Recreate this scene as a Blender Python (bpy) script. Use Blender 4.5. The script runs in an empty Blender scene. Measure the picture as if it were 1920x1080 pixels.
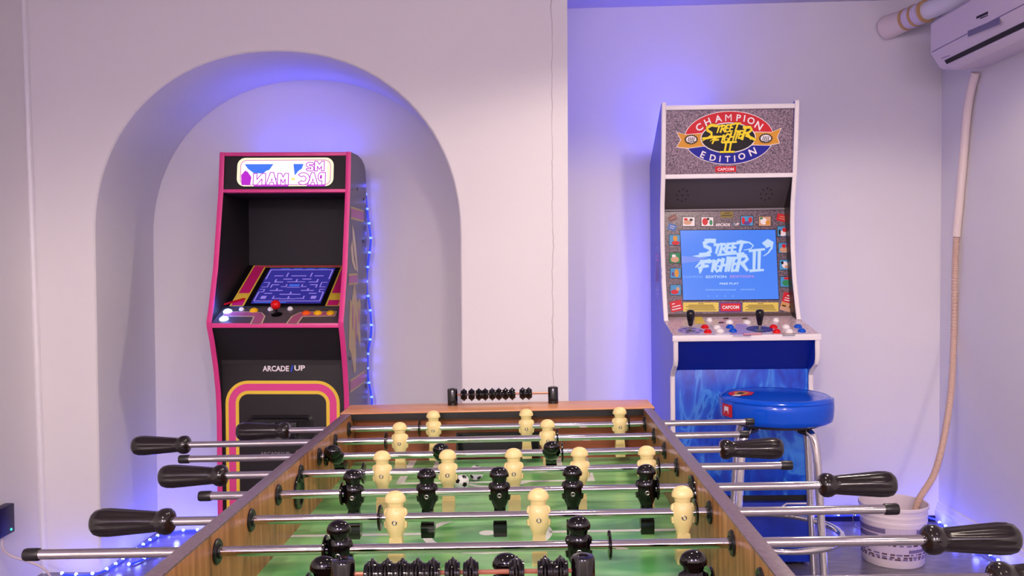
import bpy, bmesh, math, random
from mathutils import Vector, Matrix
random.seed(7)
C = bpy.context.scene.collection
SC = bpy.context.scene
PI = math.pi

# ------------------------------------------------------------------ camera
F_PX = 1680.0                                   # focal length for a 1920 px wide frame
YAW, PITCH, ROLL = 0.01799, 0.02788, 0.005
CAM = Vector((0, 0, 1.13))
fw = Vector((-math.sin(YAW) * math.cos(PITCH), math.cos(YAW) * math.cos(PITCH), -math.sin(PITCH)))
rt0 = Vector((math.cos(YAW), math.sin(YAW), 0)); up0 = rt0.cross(fw)
rt = rt0 * math.cos(ROLL) - up0 * math.sin(ROLL)
up = rt0 * math.sin(ROLL) + up0 * math.cos(ROLL)
cam_d = bpy.data.cameras.new('camera'); cam = bpy.data.objects.new('camera', cam_d); C.objects.link(cam)
cam_d.sensor_width = 36; cam_d.lens = F_PX / 1920 * 36
cam_d.clip_start = 0.05
cam.matrix_world = Matrix(((rt.x, up.x, -fw.x, CAM.x), (rt.y, up.y, -fw.y, CAM.y), (rt.z, up.z, -fw.z, CAM.z), (0, 0, 0, 1)))
SC.camera = cam

# ------------------------------------------------------------------ world, lamps, exposure
SC.view_settings.view_transform = 'Standard'
SC.view_settings.look = 'None'
SC.view_settings.gamma = 1
SC.view_settings.use_curve_mapping = False
SC.view_settings.exposure = 0.0
w = bpy.data.worlds.new('world'); SC.world = w; w.use_nodes = True
w.node_tree.nodes['Background'].inputs[0].default_value = (0.6, 0.55, 0.8, 1)
w.node_tree.nodes['Background'].inputs[1].default_value = 0.05


def lamp(name, loc, power, col, radius=0.05, kind='POINT', size=None, aim=None):
    d = bpy.data.lights.new(name, kind)
    d.energy = power; d.color = col
    if kind in ('POINT', 'SPOT'):
        d.shadow_soft_size = radius
    if kind == 'SPOT':
        d.spot_size = math.radians(172); d.spot_blend = 0.25
    if kind == 'AREA':
        d.shape = 'RECTANGLE'; d.size, d.size_y = size
    o = bpy.data.objects.new(name, d); C.objects.link(o); o.location = loc
    if aim is not None:
        o.rotation_euler = (Vector(aim) - Vector(loc)).to_track_quat('-Z', 'Y').to_euler()
    return o


WARM = (1.0, 0.83, 0.68)
BLUE = (0.07, 0.08, 1.0)
# warm ceiling downlights; rear pair is unseen fill, added for the niche and side wall
for x, y, p, cone in ((0.85, 2.15, 37, 155), (0.10, 1.3, 16, 162), (1.0, 0.3, 6, 168), (-0.7, 0.1, 24, 169), (1.0, -2.0, 95, 174), (-0.7, -2.0, 165, 174)):
    o = lamp('downlight_and_fill', (x, y, 2.17), p, WARM, 0.05, 'SPOT', aim=(x, y, 0))
    o.data.spot_size = math.radians(cone); o.data.spot_blend = 0.22
    lamp('downlight_fill_spill', (x, y, 2.10), p * 0.06, WARM, 0.05)
# blue rope lights: strips and small lamps along the visible ropes and hidden ones behind the cabinets
for k in range(20):
    lamp('cabinet_rope_lamp', (-0.648 + 0.007 * math.sin(k * 1.7), 3.722, 0.20 + 0.066 * k), 0.022, BLUE, 0.008)
lamp('cabinet_top_strip', (-0.91, 3.665, 1.55), 1.25, BLUE, kind='AREA', size=(0.42, 0.02), aim=(-0.91, 3.56, 2.0))
for x, y in ((-1.64, 3.17), (-1.53, 3.28), (-1.52, 3.42), (-1.51, 3.56), (-1.47, 3.68), (-1.36, 3.70), (-1.25, 3.70), (-1.42, 3.46), (-1.30, 3.52)):
    lamp('niche_floor_rope_lamp', (x, y, 0.035), 0.34, BLUE, 0.012)
lamp('lit_button_lamp', (-1.105, 3.225, 0.985), 0.40, (0.12, 0.22, 1.0), 0.02)
lamp('big_cabinet_rope_strip', (0.521, 3.81, 0.80), 1.7, BLUE, kind='AREA', size=(0.02, 1.35), aim=(0.43, 3.88, 0.80))
lamp('big_cabinet_rope_strip', (1.06, 3.81, 0.80), 0.35, BLUE, kind='AREA', size=(0.02, 1.35), aim=(1.15, 3.88, 0.80))
lamp('big_cabinet_top_strip', (0.70, 3.72, 1.64), 3.6, BLUE, kind='AREA', size=(0.35, 0.02), aim=(0.35, 3.60, 2.2))
lamp('violet_fill_strip', (0.0, -2.2, 2.05), 24.0, (0.30, 0.20, 1.0), kind='AREA', size=(3.2, 0.05), aim=(0.0, 0.3, 2.3))  # no rope here: unseen violet fill added to tint ceiling and shadows
for k in range(6):
    lamp('recess_floor_rope_lamp', (1.10 + 0.115 * k, 3.87, 0.035), 0.20, BLUE, 0.012)
for k in range(7):
    lamp('skirting_rope_lamp', (1.735, 3.82 - 0.17 * k, 0.035), 0.20, BLUE, 0.012)


# ------------------------------------------------------------------ photo rays (to take sizes off known planes)
def ray(px, py):
    return (fw + rt * ((px - 960) / F_PX) - up * ((py - 540) / F_PX)).normalized()


def at(px, py, Y):
    d = ray(px, py)
    return CAM + d * ((Y - CAM.y) / d.y)


def hit(M, px, py, P0, N):
    """point of a plane given in the local frame M, seen at a photo pixel; returned in that frame"""
    Mi = M.inverted()
    o = Mi @ CAM; d = Mi.to_3x3() @ ray(px, py)
    t = (Vector(P0) - o).dot(Vector(N)) / d.dot(Vector(N))
    return o + d * t


# ------------------------------------------------------------------ materials
def lin(c):
    return c / 12.92 if c <= 0.04045 else ((c + 0.055) / 1.055) ** 2.4


def rgb(r, g, b):
    return (lin(r / 255), lin(g / 255), lin(b / 255), 1)


def mat(name, col, rough=0.5, metal=0.0, spec=0.5, noise=0.0, scale=20, bump=0.0, emit=None, estr=0, coat=0.0):
    m = bpy.data.materials.new(name); m.use_nodes = True
    nt = m.node_tree; b = nt.nodes['Principled BSDF']
    b.inputs['Roughness'].default_value = rough; b.inputs['Metallic'].default_value = metal
    b.inputs['Specular IOR Level'].default_value = spec
    b.inputs['Coat Weight'].default_value = coat
    b.inputs['Base Color'].default_value = col
    tc = nt.nodes.new('ShaderNodeTexCoord'); n = nt.nodes.new('ShaderNodeTexNoise')
    n.inputs['Scale'].default_value = scale; n.inputs['Detail'].default_value = 4
    nt.links.new(tc.outputs['Object'], n.inputs['Vector'])
    if noise:
        mx = nt.nodes.new('ShaderNodeMix'); mx.data_type = 'RGBA'
        mx.inputs['A'].default_value = [max(0, c * (1 - noise)) for c in col[:3]] + [1]
        mx.inputs['B'].default_value = [min(1, c * (1 + noise)) for c in col[:3]] + [1]
        nt.links.new(n.outputs['Fac'], mx.inputs['Factor']); nt.links.new(mx.outputs['Result'], b.inputs['Base Color'])
    if bump:
        bp = nt.nodes.new('ShaderNodeBump'); bp.inputs['Strength'].default_value = bump; bp.inputs['Distance'].default_value = 0.003
        nt.links.new(n.outputs['Fac'], bp.inputs['Height']); nt.links.new(bp.outputs['Normal'], b.inputs['Normal'])
    if emit:
        b.inputs['Emission Color'].default_value = emit; b.inputs['Emission Strength'].default_value = estr
    return m


def N(m, t, **kw):
    n = m.node_tree.nodes.new(t)
    for k, v in kw.items():
        if k in n.inputs: n.inputs[k].default_value = v
        else: setattr(n, k, v)
    return n


def ramp_mat(name, stops, texture, vec_scale=(1, 1, 1), rough=0.5, bump=0, coat=0, **tex):
    """colour ramp over one procedural texture in object space"""
    m = mat(name, stops[0][1], rough, coat=coat); nt = m.node_tree; b = nt.nodes['Principled BSDF']
    tc = nt.nodes.new('ShaderNodeTexCoord'); mp = nt.nodes.new('ShaderNodeMapping')
    mp.inputs['Scale'].default_value = vec_scale
    nt.links.new(tc.outputs['Object'], mp.inputs['Vector'])
    t = N(m, texture, **tex)
    nt.links.new(mp.outputs['Vector'], t.inputs['Vector'])
    r = nt.nodes.new('ShaderNodeValToRGB')
    el = r.color_ramp.elements
    while len(el) < len(stops): el.new(0.5)
    for e, (p, c) in zip(el, stops): e.position = p; e.color = c
    out = t.outputs.get('Fac') or t.outputs[0]
    nt.links.new(out, r.inputs['Fac']); nt.links.new(r.outputs['Color'], b.inputs['Base Color'])
    if bump:
        bp = N(m, 'ShaderNodeBump'); bp.inputs['Strength'].default_value = bump; bp.inputs['Distance'].default_value = 0.002
        nt.links.new(out, bp.inputs['Height']); nt.links.new(bp.outputs['Normal'], b.inputs['Normal'])
    return m


PAINT = mat('white_paint', (0.80, 0.775, 0.79, 1), 0.55, spec=0.3, noise=0.03, scale=3, bump=0.06)
PAINT_ARCH = mat('white_plaster', (0.80, 0.775, 0.79, 1), 0.6, spec=0.25, noise=0.03, scale=2.2, bump=0.08)
CEIL = mat('ceiling_paint', (0.60, 0.56, 0.63, 1), 0.7, noise=0.03, scale=3)
FLOORM = ramp_mat('grey_vinyl_floor', [(0.3, rgb(96, 92, 104)), (0.7, rgb(128, 123, 134))], 'ShaderNodeTexNoise', (2, 14, 1), rough=0.2, Scale=6.0, Detail=6.0)
TRIM = mat('trim_white', (0.82, 0.80, 0.83, 1), 0.4)
BLACK = mat('black_plastic', rgb(22, 20, 22), 0.35)
GLOSS_BLACK = mat('gloss_black', rgb(11, 8, 10), 0.09)
HANDLE_M = mat('black_handle', rgb(26, 20, 20), 0.17, spec=0.6)
MATTE_BLACK = mat('matte_black', rgb(36, 33, 36), 0.55, spec=0.3, noise=0.05)
CREAM = mat('cream_plastic', rgb(230, 210, 146), 0.33, spec=0.5, noise=0.03)
CHROME = mat('chrome', (0.86, 0.84, 0.84, 1), 0.05, 1.0)
STEEL = mat('rod_steel', (0.72, 0.68, 0.68, 1), 0.07, 1.0)
SCREW = mat('screw_steel', (0.34, 0.32, 0.30, 1), 0.3, 1.0)
PINK = mat('pink_plastic', rgb(222, 62, 140), 0.35, noise=0.03)
WHITE_P = mat('white_plastic', rgb(235, 228, 230), 0.4)
SIDE_PAC = mat('black_laminate_sheen', rgb(84, 78, 90), 0.32)  # black side panel; its grey sheen is put into the colour
SF_BLUE = mat('blue_laminate', rgb(25, 58, 190), 0.3)
SF_SHADEBLUE = mat('shaded_blue_panel', rgb(8, 36, 150), 0.3)  # darker copy of the blue; the kick panel's shade put into the colour
SEAT_BLUE = mat('blue_vinyl', rgb(2, 80, 212), 0.16, spec=0.4, noise=0.05, scale=6, bump=0.12)
WOOD_IN = ramp_mat('oak_side', [(0.3, rgb(120, 74, 42)), (0.5, rgb(168, 112, 66)), (0.7, rgb(192, 138, 90))], 'ShaderNodeTexNoise', (6, 12, 0.8), rough=0.3, Scale=5.0, Detail=6.0)
WOOD_END = ramp_mat('red_oak_end', [(0.25, rgb(120, 58, 32)), (0.5, rgb(150, 78, 44)), (0.8, rgb(165, 92, 54))], 'ShaderNodeTexNoise', (1.2, 6, 12), rough=0.35, Scale=5.0, Detail=6.0)
WOOD_TOP = ramp_mat('oak_top', [(0.25, rgb(186, 120, 74)), (0.5, rgb(214, 150, 100)), (0.8, rgb(228, 168, 118))], 'ShaderNodeTexNoise', (1.0, 14, 6), rough=0.3, Scale=5.0, Detail=6.0)
RAIL = mat('dark_rail_cap', rgb(112, 96, 106), 0.3, noise=0.5, scale=160)
FIELD = ramp_mat('green_field', [(0.36, rgb(82, 162, 88)), (0.44, rgb(110, 184, 108)), (0.47, rgb(116, 190, 112)), (0.56, rgb(138, 206, 132))], 'ShaderNodeTexNoise', (3.0, 9.0, 1), rough=0.25, Scale=2.0, Detail=1.0, Distortion=0.3)
LINE_W = mat('line_white', rgb(228, 236, 226), 0.3)
GRANITE = ramp_mat('granite_print', [(0.32, rgb(58, 46, 60)), (0.48, rgb(118, 98, 116)), (0.68, rgb(164, 140, 156))], 'ShaderNodeTexNoise', (1, 1, 1), rough=0.3, Scale=170.0, Detail=3.0)
GRANITE_D = ramp_mat('granite_dark', [(0.32, rgb(46, 36, 44)), (0.5, rgb(100, 82, 98)), (0.68, rgb(138, 116, 130))], 'ShaderNodeTexNoise', (1, 1, 1), rough=0.3, Scale=200.0, Detail=3.0)
GRANITE_DECK = ramp_mat('granite_deck', [(0.3, rgb(150, 126, 134)), (0.5, rgb(208, 184, 188)), (0.7, rgb(228, 210, 212))], 'ShaderNodeTexNoise', (1, 1, 1), rough=0.2, Scale=150.0, Detail=3.0)
SPEAKER_P = mat('speaker_panel', rgb(76, 68, 70), 0.5)
SF_ART = ramp_mat('blue_swirl_print', [(0.30, rgb(6, 50, 178)), (0.48, rgb(10, 74, 208)), (0.56, rgb(22, 92, 216)), (0.63, rgb(62, 136, 232)), (0.69, rgb(12, 78, 206))], 'ShaderNodeTexNoise', (9, 1, 3.4), rough=0.25, Scale=1.35, Detail=2.2, Distortion=2.0)


def flat(name, c, rough=0.35):
    return mat(name, rgb(*c), rough, spec=0.28)


YEL = flat('yellow_print', (240, 205, 70)); RED = flat('red_print', (205, 24, 40)); NAVY = flat('navy_print', (20, 26, 150))
GOLD = flat('gold_print', (214, 150, 48)); WHT = flat('white_print', (240, 232, 236)); BLK = flat('black_print', (18, 14, 18))
LYEL = flat('logo_yellow', (240, 216, 40)); PALEYEL = flat('pale_yellow_print', (226, 204, 92)); GREY = flat('grey_print', (130, 122, 130))
SKY = flat('sky_print', (70, 150, 205)); GRN = flat('green_print', (40, 140, 90)); SKIN = flat('tan_print', (206, 160, 130)); PURP = flat('purple_print', (96, 60, 140))
DUSTY = flat('dusty_pink', (178, 96, 128), 0.25); DGREY = flat('dark_grey_print', (70, 66, 70)); LILAC = flat('lilac_print', (165, 145, 205)); SIDEYEL = flat('side_yellow', (196, 172, 96)); SIDEPINK = flat('side_pink', (180, 96, 150)); SIDECREAM = flat('side_cream', (216, 196, 160))
MAG = flat('magenta_print', (214, 36, 120)); ORANGE = flat('orange_plastic', (240, 96, 30), 0.25); BYEL = flat('yellow_button', (245, 190, 30), 0.25); BRED = flat('red_button', (215, 20, 24), 0.2); BWHT = flat('white_button', (240, 236, 236), 0.25); BBLU = flat('blue_button', (16, 84, 205), 0.2)
BEIGE = flat('beige_hose', (212, 180, 160), 0.5); PLASTER = flat('cream_pipe', (240, 224, 214), 0.6); TAPE = flat('tape_yellow', (205, 165, 110), 0.5); BUCKET = mat('white_bucket', rgb(232, 220, 226), 0.4, noise=0.03)
LABELGREY = flat('bucket_print', (120, 108, 150), 0.5); ACW = mat('ac_white', rgb(225, 212, 222), 0.4); ACGREY = flat('ac_grey', (120, 112, 150), 0.4); ACDARK = flat('ac_dark', (24, 18, 30), 0.5)
CORDM = mat('rope_cord', rgb(60, 80, 230), 0.3, emit=rgb(50, 70, 255), estr=0.55); CABLE = flat('cable_white', (220, 205, 215), 0.4)


def emis(name, c, s):
    return mat(name, rgb(*c), 0.4, emit=rgb(*c), estr=s)


BULB = emis('blue_bulb', (96, 124, 255), 3.0); BULB_W = emis('bright_blue_bulb', (165, 185, 255), 4.0)
LIT_BUTTON = emis('lit_button', (190, 225, 255), 1.6)
SCR_BLUE = mat('screen_blue', (0, 0, 0, 1), 0.25, emit=rgb(64, 128, 242), estr=1.0)
SCR_WHITE = mat('screen_white', (0, 0, 0, 1), 0.25, emit=rgb(190, 214, 248), estr=1.0)
SCR_PALE = mat('screen_pale', (0, 0, 0, 1), 0.25, emit=rgb(130, 178, 250), estr=1.0)
SCR_PINK = mat('screen_pink', (0, 0, 0, 1), 0.25, emit=rgb(190, 140, 225), estr=1.0)
SCR_NAVY = mat('screen_navy', (0, 0, 0, 1), 0.25, emit=rgb(56, 50, 150), estr=0.9)
SCR_LILAC = mat('screen_lilac', (0, 0, 0, 1), 0.25, emit=rgb(158, 132, 232), estr=0.9)
SCR_SKY = mat('screen_sky', (0, 0, 0, 1), 0.25, emit=rgb(70, 110, 230), estr=0.9)
M_WHITE = mat('lit_white', (0.1, 0.1, 0.1, 1), 0.3, emit=rgb(255, 245, 246), estr=1.1)
M_CREAM = mat('lit_cream', (0.1, 0.1, 0.1, 1), 0.3, emit=rgb(255, 246, 205), estr=1.05)
M_PINK = mat('lit_pink', (0.05, 0.02, 0.05, 1), 0.3, emit=rgb(205, 90, 200), estr=1.0)
M_MAG = mat('lit_magenta', (0.05, 0.0, 0.05, 1), 0.3, emit=rgb(186, 40, 206), estr=1.0)
M_BLUE = mat('lit_blue', (0.0, 0.02, 0.1, 1), 0.3, emit=rgb(66, 120, 240), estr=1.0)
GREEN_LED = emis('green_led', (60, 220, 190), 2.0)


# ------------------------------------------------------------------ builders
def put(name, bm, mats, parent=None, loc=None, rot=None, angle=0.6):
    me = bpy.data.meshes.new(name)
    bmesh.ops.recalc_face_normals(bm, faces=bm.faces[:])
    bm.to_mesh(me); bm.free()
    return put_me(name, me, mats, parent, loc, rot, angle)


def put_me(name, me, mats=None, parent=None, loc=None, rot=None, angle=0.6):
    if mats is not None:
        for m in (mats if isinstance(mats, (list, tuple)) else [mats]): me.materials.append(m)
        if angle:
            for p in me.polygons: p.use_smooth = True
            me.set_sharp_from_angle(angle=angle)
    o = bpy.data.objects.new(name, me); C.objects.link(o)
    if parent: o.parent = parent
    if loc is not None: o.location = loc
    if rot is not None: o.rotation_euler = rot
    return o


def thing(name, label, cat, loc=(0, 0, 0), rot=(0, 0, 0), group=None):
    o = bpy.data.objects.new(name, None); C.objects.link(o)
    o.location = loc; o.rotation_euler = rot; o.empty_display_size = 0.1
    o['label'] = label; o['category'] = cat
    if group: o['group'] = group
    return o


def tag(o, label, cat, group=None):
    o['label'] = label; o['category'] = cat
    if group: o['group'] = group
    return o


def structure(o):
    o['kind'] = 'structure'; return o


def box(bm, x0, x1, y0, y1, z0, z1, bev=0.0, mi=0):
    vs = [bm.verts.new(p) for p in ((x0, y0, z0), (x1, y0, z0), (x1, y1, z0), (x0, y1, z0), (x0, y0, z1), (x1, y0, z1), (x1, y1, z1), (x0, y1, z1))]
    fs = [bm.faces.new([vs[i] for i in q]) for q in ((0, 3, 2, 1), (4, 5, 6, 7), (0, 1, 5, 4), (1, 2, 6, 5), (2, 3, 7, 6), (3, 0, 4, 7))]
    for f in fs: f.material_index = mi
    if bev:
        es = list({e for f in fs for e in f.edges})
        r = bmesh.ops.bevel(bm, geom=es, offset=bev, segments=2, affect='EDGES', profile=0.6)
        for f in r['faces']: f.material_index = mi
    return bm


def B(*a, **k):
    return box(bmesh.new(), *a, **k)


def lathe(bm, prof, M=None, seg=24, mi=0, flute=None, sx=1, sy=1, cap=True):
    """profile of (radius, height) about Z, placed by the matrix M; flute(k, angle) scales the radius"""
    M = M or Matrix.Identity(4)
    rings = []
    for k, (r, z) in enumerate(prof):
        ring = []
        for i in range(seg):
            a = 2 * PI * i / seg
            rr = r * (flute(k, a) if flute else 1)
            ring.append(bm.verts.new(M @ Vector((rr * math.cos(a) * sx, rr * math.sin(a) * sy, z))))
        rings.append(ring)
    for a, b in zip(rings, rings[1:]):
        for i in range(seg):
            j = (i + 1) % seg
            f = bm.faces.new((a[i], a[j], b[j], b[i])); f.material_index = mi
    if cap:
        f = bm.faces.new(list(reversed(rings[0]))); f.material_index = mi
        f = bm.faces.new(rings[-1]); f.material_index = mi
    return bm


def tube(bm, pts, r, seg=10, mi=0, closed=False):
    pts = [Vector(p) for p in pts]; n = len(pts)
    rings = []; up_v = None
    for k, p in enumerate(pts):
        if closed: t = (pts[(k + 1) % n] - pts[k - 1]).normalized()
        else: t = (pts[min(k + 1, n - 1)] - pts[max(k - 1, 0)]).normalized()
        if up_v is None:
            up_v = Vector((0, 0, 1)) if abs(t.z) < 0.9 else Vector((1, 0, 0))
        s = t.cross(up_v).normalized(); u = s.cross(t).normalized(); up_v = u
        rr = r(k) if callable(r) else r
        rings.append([bm.verts.new(p + (s * math.cos(2 * PI * i / seg) + u * math.sin(2 * PI * i / seg)) * rr) for i in range(seg)])
    pairs = list(zip(rings, rings[1:])) + ([(rings[-1], rings[0])] if closed else [])
    for a, b in pairs:
        for i in range(seg):
            j = (i + 1) % seg
            f = bm.faces.new((a[i], a[j], b[j], b[i])); f.material_index = mi
    if not closed:
        bm.faces.new(list(reversed(rings[0]))).material_index = mi; bm.faces.new(rings[-1]).material_index = mi
    return bm


def smooth_path(pts, n=8):
    pts = [Vector(p) for p in pts]; out = []
    q = [pts[0] * 2 - pts[1]] + pts + [pts[-1] * 2 - pts[-2]]
    for i in range(1, len(q) - 2):
        for k in range(n):
            t = k / n; a, b, c, d = q[i - 1:i + 3]
            out.append(0.5 * ((2 * b) + (c - a) * t + (2 * a - 5 * b + 4 * c - d) * t * t + (3 * b - a - 3 * c + d) * t ** 3))
    out.append(pts[-1]); return out


def prism_x(bm, prof, x0, x1, mi=0):
    """(y, z) outline extruded along X"""
    a = [bm.verts.new((x0, y, z)) for y, z in prof]; b = [bm.verts.new((x1, y, z)) for y, z in prof]
    n = len(prof)
    fs = [bm.faces.new(a), bm.faces.new(list(reversed(b)))]
    for i in range(n):
        fs.append(bm.faces.new((a[i], b[i], b[(i + 1) % n], a[(i + 1) % n])))
    for f in fs: f.material_index = mi
    return bm


def strip_x(bm, pts, xc, wd, t):
    """edge moulding that follows a (y, z) polyline, wd wide along X, t thick, standing out towards -Y / outwards"""
    n = len(pts); L = []
    for k in range(n):
        a = Vector(pts[max(k - 1, 0)]); b = Vector(pts[min(k + 1, n - 1)])
        d = (b - a).normalized(); nrm = Vector((-abs(d.y), d.x * (1 if d.y >= 0 else -1)))
        if abs(d.y) < 1e-4: nrm = Vector((0, 1))
        p = Vector(pts[k]); o = p + nrm * t; i = p - nrm * 0.001
        e = wd * 0.2
        L.append([bm.verts.new(v) for v in ((xc - wd / 2, i.x, i.y), (xc - wd / 2, o.x * .6 + i.x * .4, o.y * .6 + i.y * .4), (xc - wd / 2 + e, o.x, o.y), (xc + wd / 2 - e, o.x, o.y), (xc + wd / 2, o.x * .6 + i.x * .4, o.y * .6 + i.y * .4), (xc + wd / 2, i.x, i.y))])
    for a, b in zip(L, L[1:]):
        for i in range(6):
            j = (i + 1) % 6
            bm.faces.new((a[i], a[j], b[j], b[i]))
    bm.faces.new(L[0]); bm.faces.new(list(reversed(L[-1])))
    return bm


_glyph = {}


def glyphs(s, offset=0.0):
    """flat outline of a string from the built-in font, size 1, centred"""
    key = (s, offset)
    if key not in _glyph:
        cu = bpy.data.curves.new('lettering', 'FONT'); cu.body = s; cu.size = 1; cu.align_x = 'CENTER'; cu.align_y = 'CENTER'
        cu.offset = offset; cu.resolution_u = 3; cu.fill_mode = 'FRONT'
        o = bpy.data.objects.new('lettering', cu); C.objects.link(o)
        dg = bpy.context.evaluated_depsgraph_get(); dg.update()
        me = bpy.data.meshes.new_from_object(o.evaluated_get(dg))
        vs = [(v.co.x, v.co.y) for v in me.vertices]; fs = [tuple(p.vertices) for p in me.polygons]
        bpy.data.objects.remove(o); bpy.data.curves.remove(cu); bpy.data.meshes.remove(me)
        if vs:
            cy = (max(v[1] for v in vs) + min(v[1] for v in vs)) / 2; cx = (max(v[0] for v in vs) + min(v[0] for v in vs)) / 2
            h = max(v[1] for v in vs) - min(v[1] for v in vs); wd = max(v[0] for v in vs) - min(v[0] for v in vs)
            vs = [(x - cx, y - cy) for x, y in vs]
        else: h = wd = 1
        _glyph[key] = (vs, fs, wd, h)
    return _glyph[key]


class Canvas:
    """print on a flat panel: u, v in metres on the panel, layers a fraction of a millimetre apart"""

    def __init__(s, parent, O, U, V, step=0.0005):
        s.p = parent; s.O = Vector(O); s.U = Vector(U).normalized(); s.V = Vector(V).normalized()
        s.N = s.U.cross(s.V).normalized(); s.step = step

    def pt(s, u, v, k): return s.O + s.U * u + s.V * v + s.N * (s.step * k)

    def add(s, bm, pts, k, mi=0):
        vs = [bm.verts.new(s.pt(u, v, k)) for u, v in pts]
        f = bm.faces.new(vs); f.material_index = mi
        f.normal_update()
        if f.normal.dot(s.N) < 0: f.normal_flip()

    def glyph(s, bm, txt, u, v, h, k, mi=0, wd=None, sx=1.0, shear=0.0, rot=0.0, off=0.0, mirror=False):
        vs, fs, W, H = glyphs(txt, off)
        sc = h / H; scx = (wd / W) if wd else sc * sx
        if mirror: scx = -scx
        c, sn = math.cos(rot), math.sin(rot); vv = []
        for x, y in vs:
            X = x * scx + y * sc * shear; Y = y * sc
            vv.append(bm.verts.new(s.pt(u + X * c - Y * sn, v + X * sn + Y * c, k)))
        for q in fs:
            try:
                f = bm.faces.new([vv[i] for i in q])
            except ValueError:
                continue
            f.material_index = mi; f.normal_update()
            if f.normal.dot(s.N) < 0: f.normal_flip()

    def stroke(s, bm, pts, w0, w1, k, mi=0):
        pts = [Vector(p) for p in pts]; n = len(pts); L = []
        for i, p in enumerate(pts):
            d = (pts[min(i + 1, n - 1)] - pts[max(i - 1, 0)]).normalized(); nn = Vector((-d.y, d.x))
            wd = (w0 + (w1 - w0) * i / (n - 1)) / 2
            ext = d * (-wd * 0.5 if i == 0 else wd * 0.5 if i == n - 1 else 0)
            L.append((p + nn * wd + ext, p - nn * wd + ext))
        for i, (a, b) in enumerate(zip(L, L[1:])): s.add(bm, (a[0], b[0], b[1], a[1]), k + 0.02 * (i % 2), mi)

    def done(s, name, bm, mats, parent=None):
        me = bpy.data.meshes.new(name); bm.to_mesh(me); bm.free()
        return put_me(name, me, mats, parent or s.p, angle=0)

    def rect(s, name, u0, u1, v0, v1, m, k=1, parent=None):
        bm = bmesh.new(); s.add(bm, ((u0, v0), (u1, v0), (u1, v1), (u0, v1)), k); return s.done(name, bm, m, parent)

    def text(s, name, txt, u, v, h, m, k=2, parent=None, **kw):
        bm = bmesh.new(); s.glyph(bm, txt, u, v, h, k, **kw); return s.done(name, bm, m, parent)


def rrect(u0, u1, v0, v1, r, n=6):
    out = []
    for cx, cy, a0 in ((u1 - r, v1 - r, 0), (u0 + r, v1 - r, 90), (u0 + r, v0 + r, 180), (u1 - r, v0 + r, 270)):
        for i in range(n + 1):
            a = math.radians(a0 + 90 * i / n); out.append((cx + r * math.cos(a), cy + r * math.sin(a)))
    return out


def ell(cx, cy, a, b, n=40, a0=0, a1=360):
    return [(cx + a * math.cos(math.radians(a0 + (a1 - a0) * i / n)), cy + b * math.sin(math.radians(a0 + (a1 - a0) * i / n))) for i in range(n + (1 if a1 - a0 < 360 else 0))]


def ring(cv, bm, outer, inner, k, mi=0):
    n = len(outer)
    for i in range(n): cv.add(bm, (outer[i], outer[(i + 1) % n], inner[(i + 1) % n], inner[i]), k, mi)


STROKES = {
    'S': [[(1, .95), (.5, 1), (.12, .8), (.22, .6), (.7, .42), (.78, .2), (.45, .02), (-.1, .0)]],
    'T': [[(0, 1), (1.05, 1)], [(.55, 1), (.42, 0)]],
    'R': [[(.1, 0), (.22, 1)], [(0, 1), (.65, 1), (.85, .78), (.6, .54), (.15, .5)], [(.42, .52), (1, 0)]],
    'E': [[(.15, 1), (.05, 0)], [(.1, .97), (.95, 1)], [(.1, .52), (.7, .54)], [(.05, .02), (.85, .02)]],
    'F': [[(.22, 1), (.05, 0)], [(0, .97), (1, 1)], [(.15, .52), (.7, .54)]],
    'I': [[(.55, 1), (.42, 0)]],
    'G': [[(.9, .9), (.45, 1), (.1, .65), (.1, .25), (.45, .02), (.82, .15), (.85, .45), (.5, .45)]],
    'H': [[(.18, 1), (.05, 0)], [(.92, 1), (.8, 0)], [(.1, .5), (.85, .5)]],
    'N': [[(.05, 0), (.18, 1)], [(.18, 1), (.75, 0)], [(.75, 0), (.9, 1)]],
}


def brush(cv, bm, ch, x0, x1, y0, y1, wd, k, mi=0, shear=0.18):
    for n_, st in enumerate(STROKES[ch]):
        pts = [(x0 + (x1 - x0) * a + (y1 - y0) * b * shear, y0 + (y1 - y0) * b) for a, b in st]
        cv.stroke(bm, pts, wd, wd * 0.66, k + 0.18 * n_ + 0.045 * (ord(ch) % 7), mi)


# ================================================================== THE ROOM
XR, YB, YA, YN = 1.78, 3.90, 3.24, 3.75         # side wall, recess wall, arch wall face, niche back
HC = 2.45
structure(put('floor', B(-2.2, 2.1, -2.5, 4.2, -0.12, 0), FLOORM))


def ceil_z(x): return 2.226 + 0.016 * (x - 0.2)


bm = bmesh.new()
a = [(x, y, ceil_z(x)) for x, y in ((-2.2, -2.5), (2.1, -2.5), (2.1, 4.2), (-2.2, 4.2))]
lo = [bm.verts.new(p) for p in a]; hi = [bm.verts.new((p[0], p[1], 2.42)) for p in a]
bm.faces.new(list(reversed(lo))); bm.faces.new(hi)
for i in range(4): bm.faces.new((lo[i], lo[(i + 1) % 4], hi[(i + 1) % 4], hi[i]))
structure(put('ceiling', bm, CEIL))
structure(put('wall_right', B(XR, XR + 0.15, -2.5, 4.2, 0, HC), PAINT))
structure(put('wall_back', B(0.0, XR + 0.1, YB, YB + 0.15, 0, HC), PAINT))
structure(put('wall_front', B(-2.2, 2.1, -2.5, -2.35, 0, HC), PAINT))
bm = bmesh.new()                                 # the side wall leans a little
vs = []
for z, x in ((0, -1.792), (HC, -1.828)):
    vs += [bm.verts.new(p) for p in ((x - 0.15, -2.5, z), (x, -2.5, z), (x, YA + 0.1, z), (x - 0.15, YA + 0.1, z))]
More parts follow.
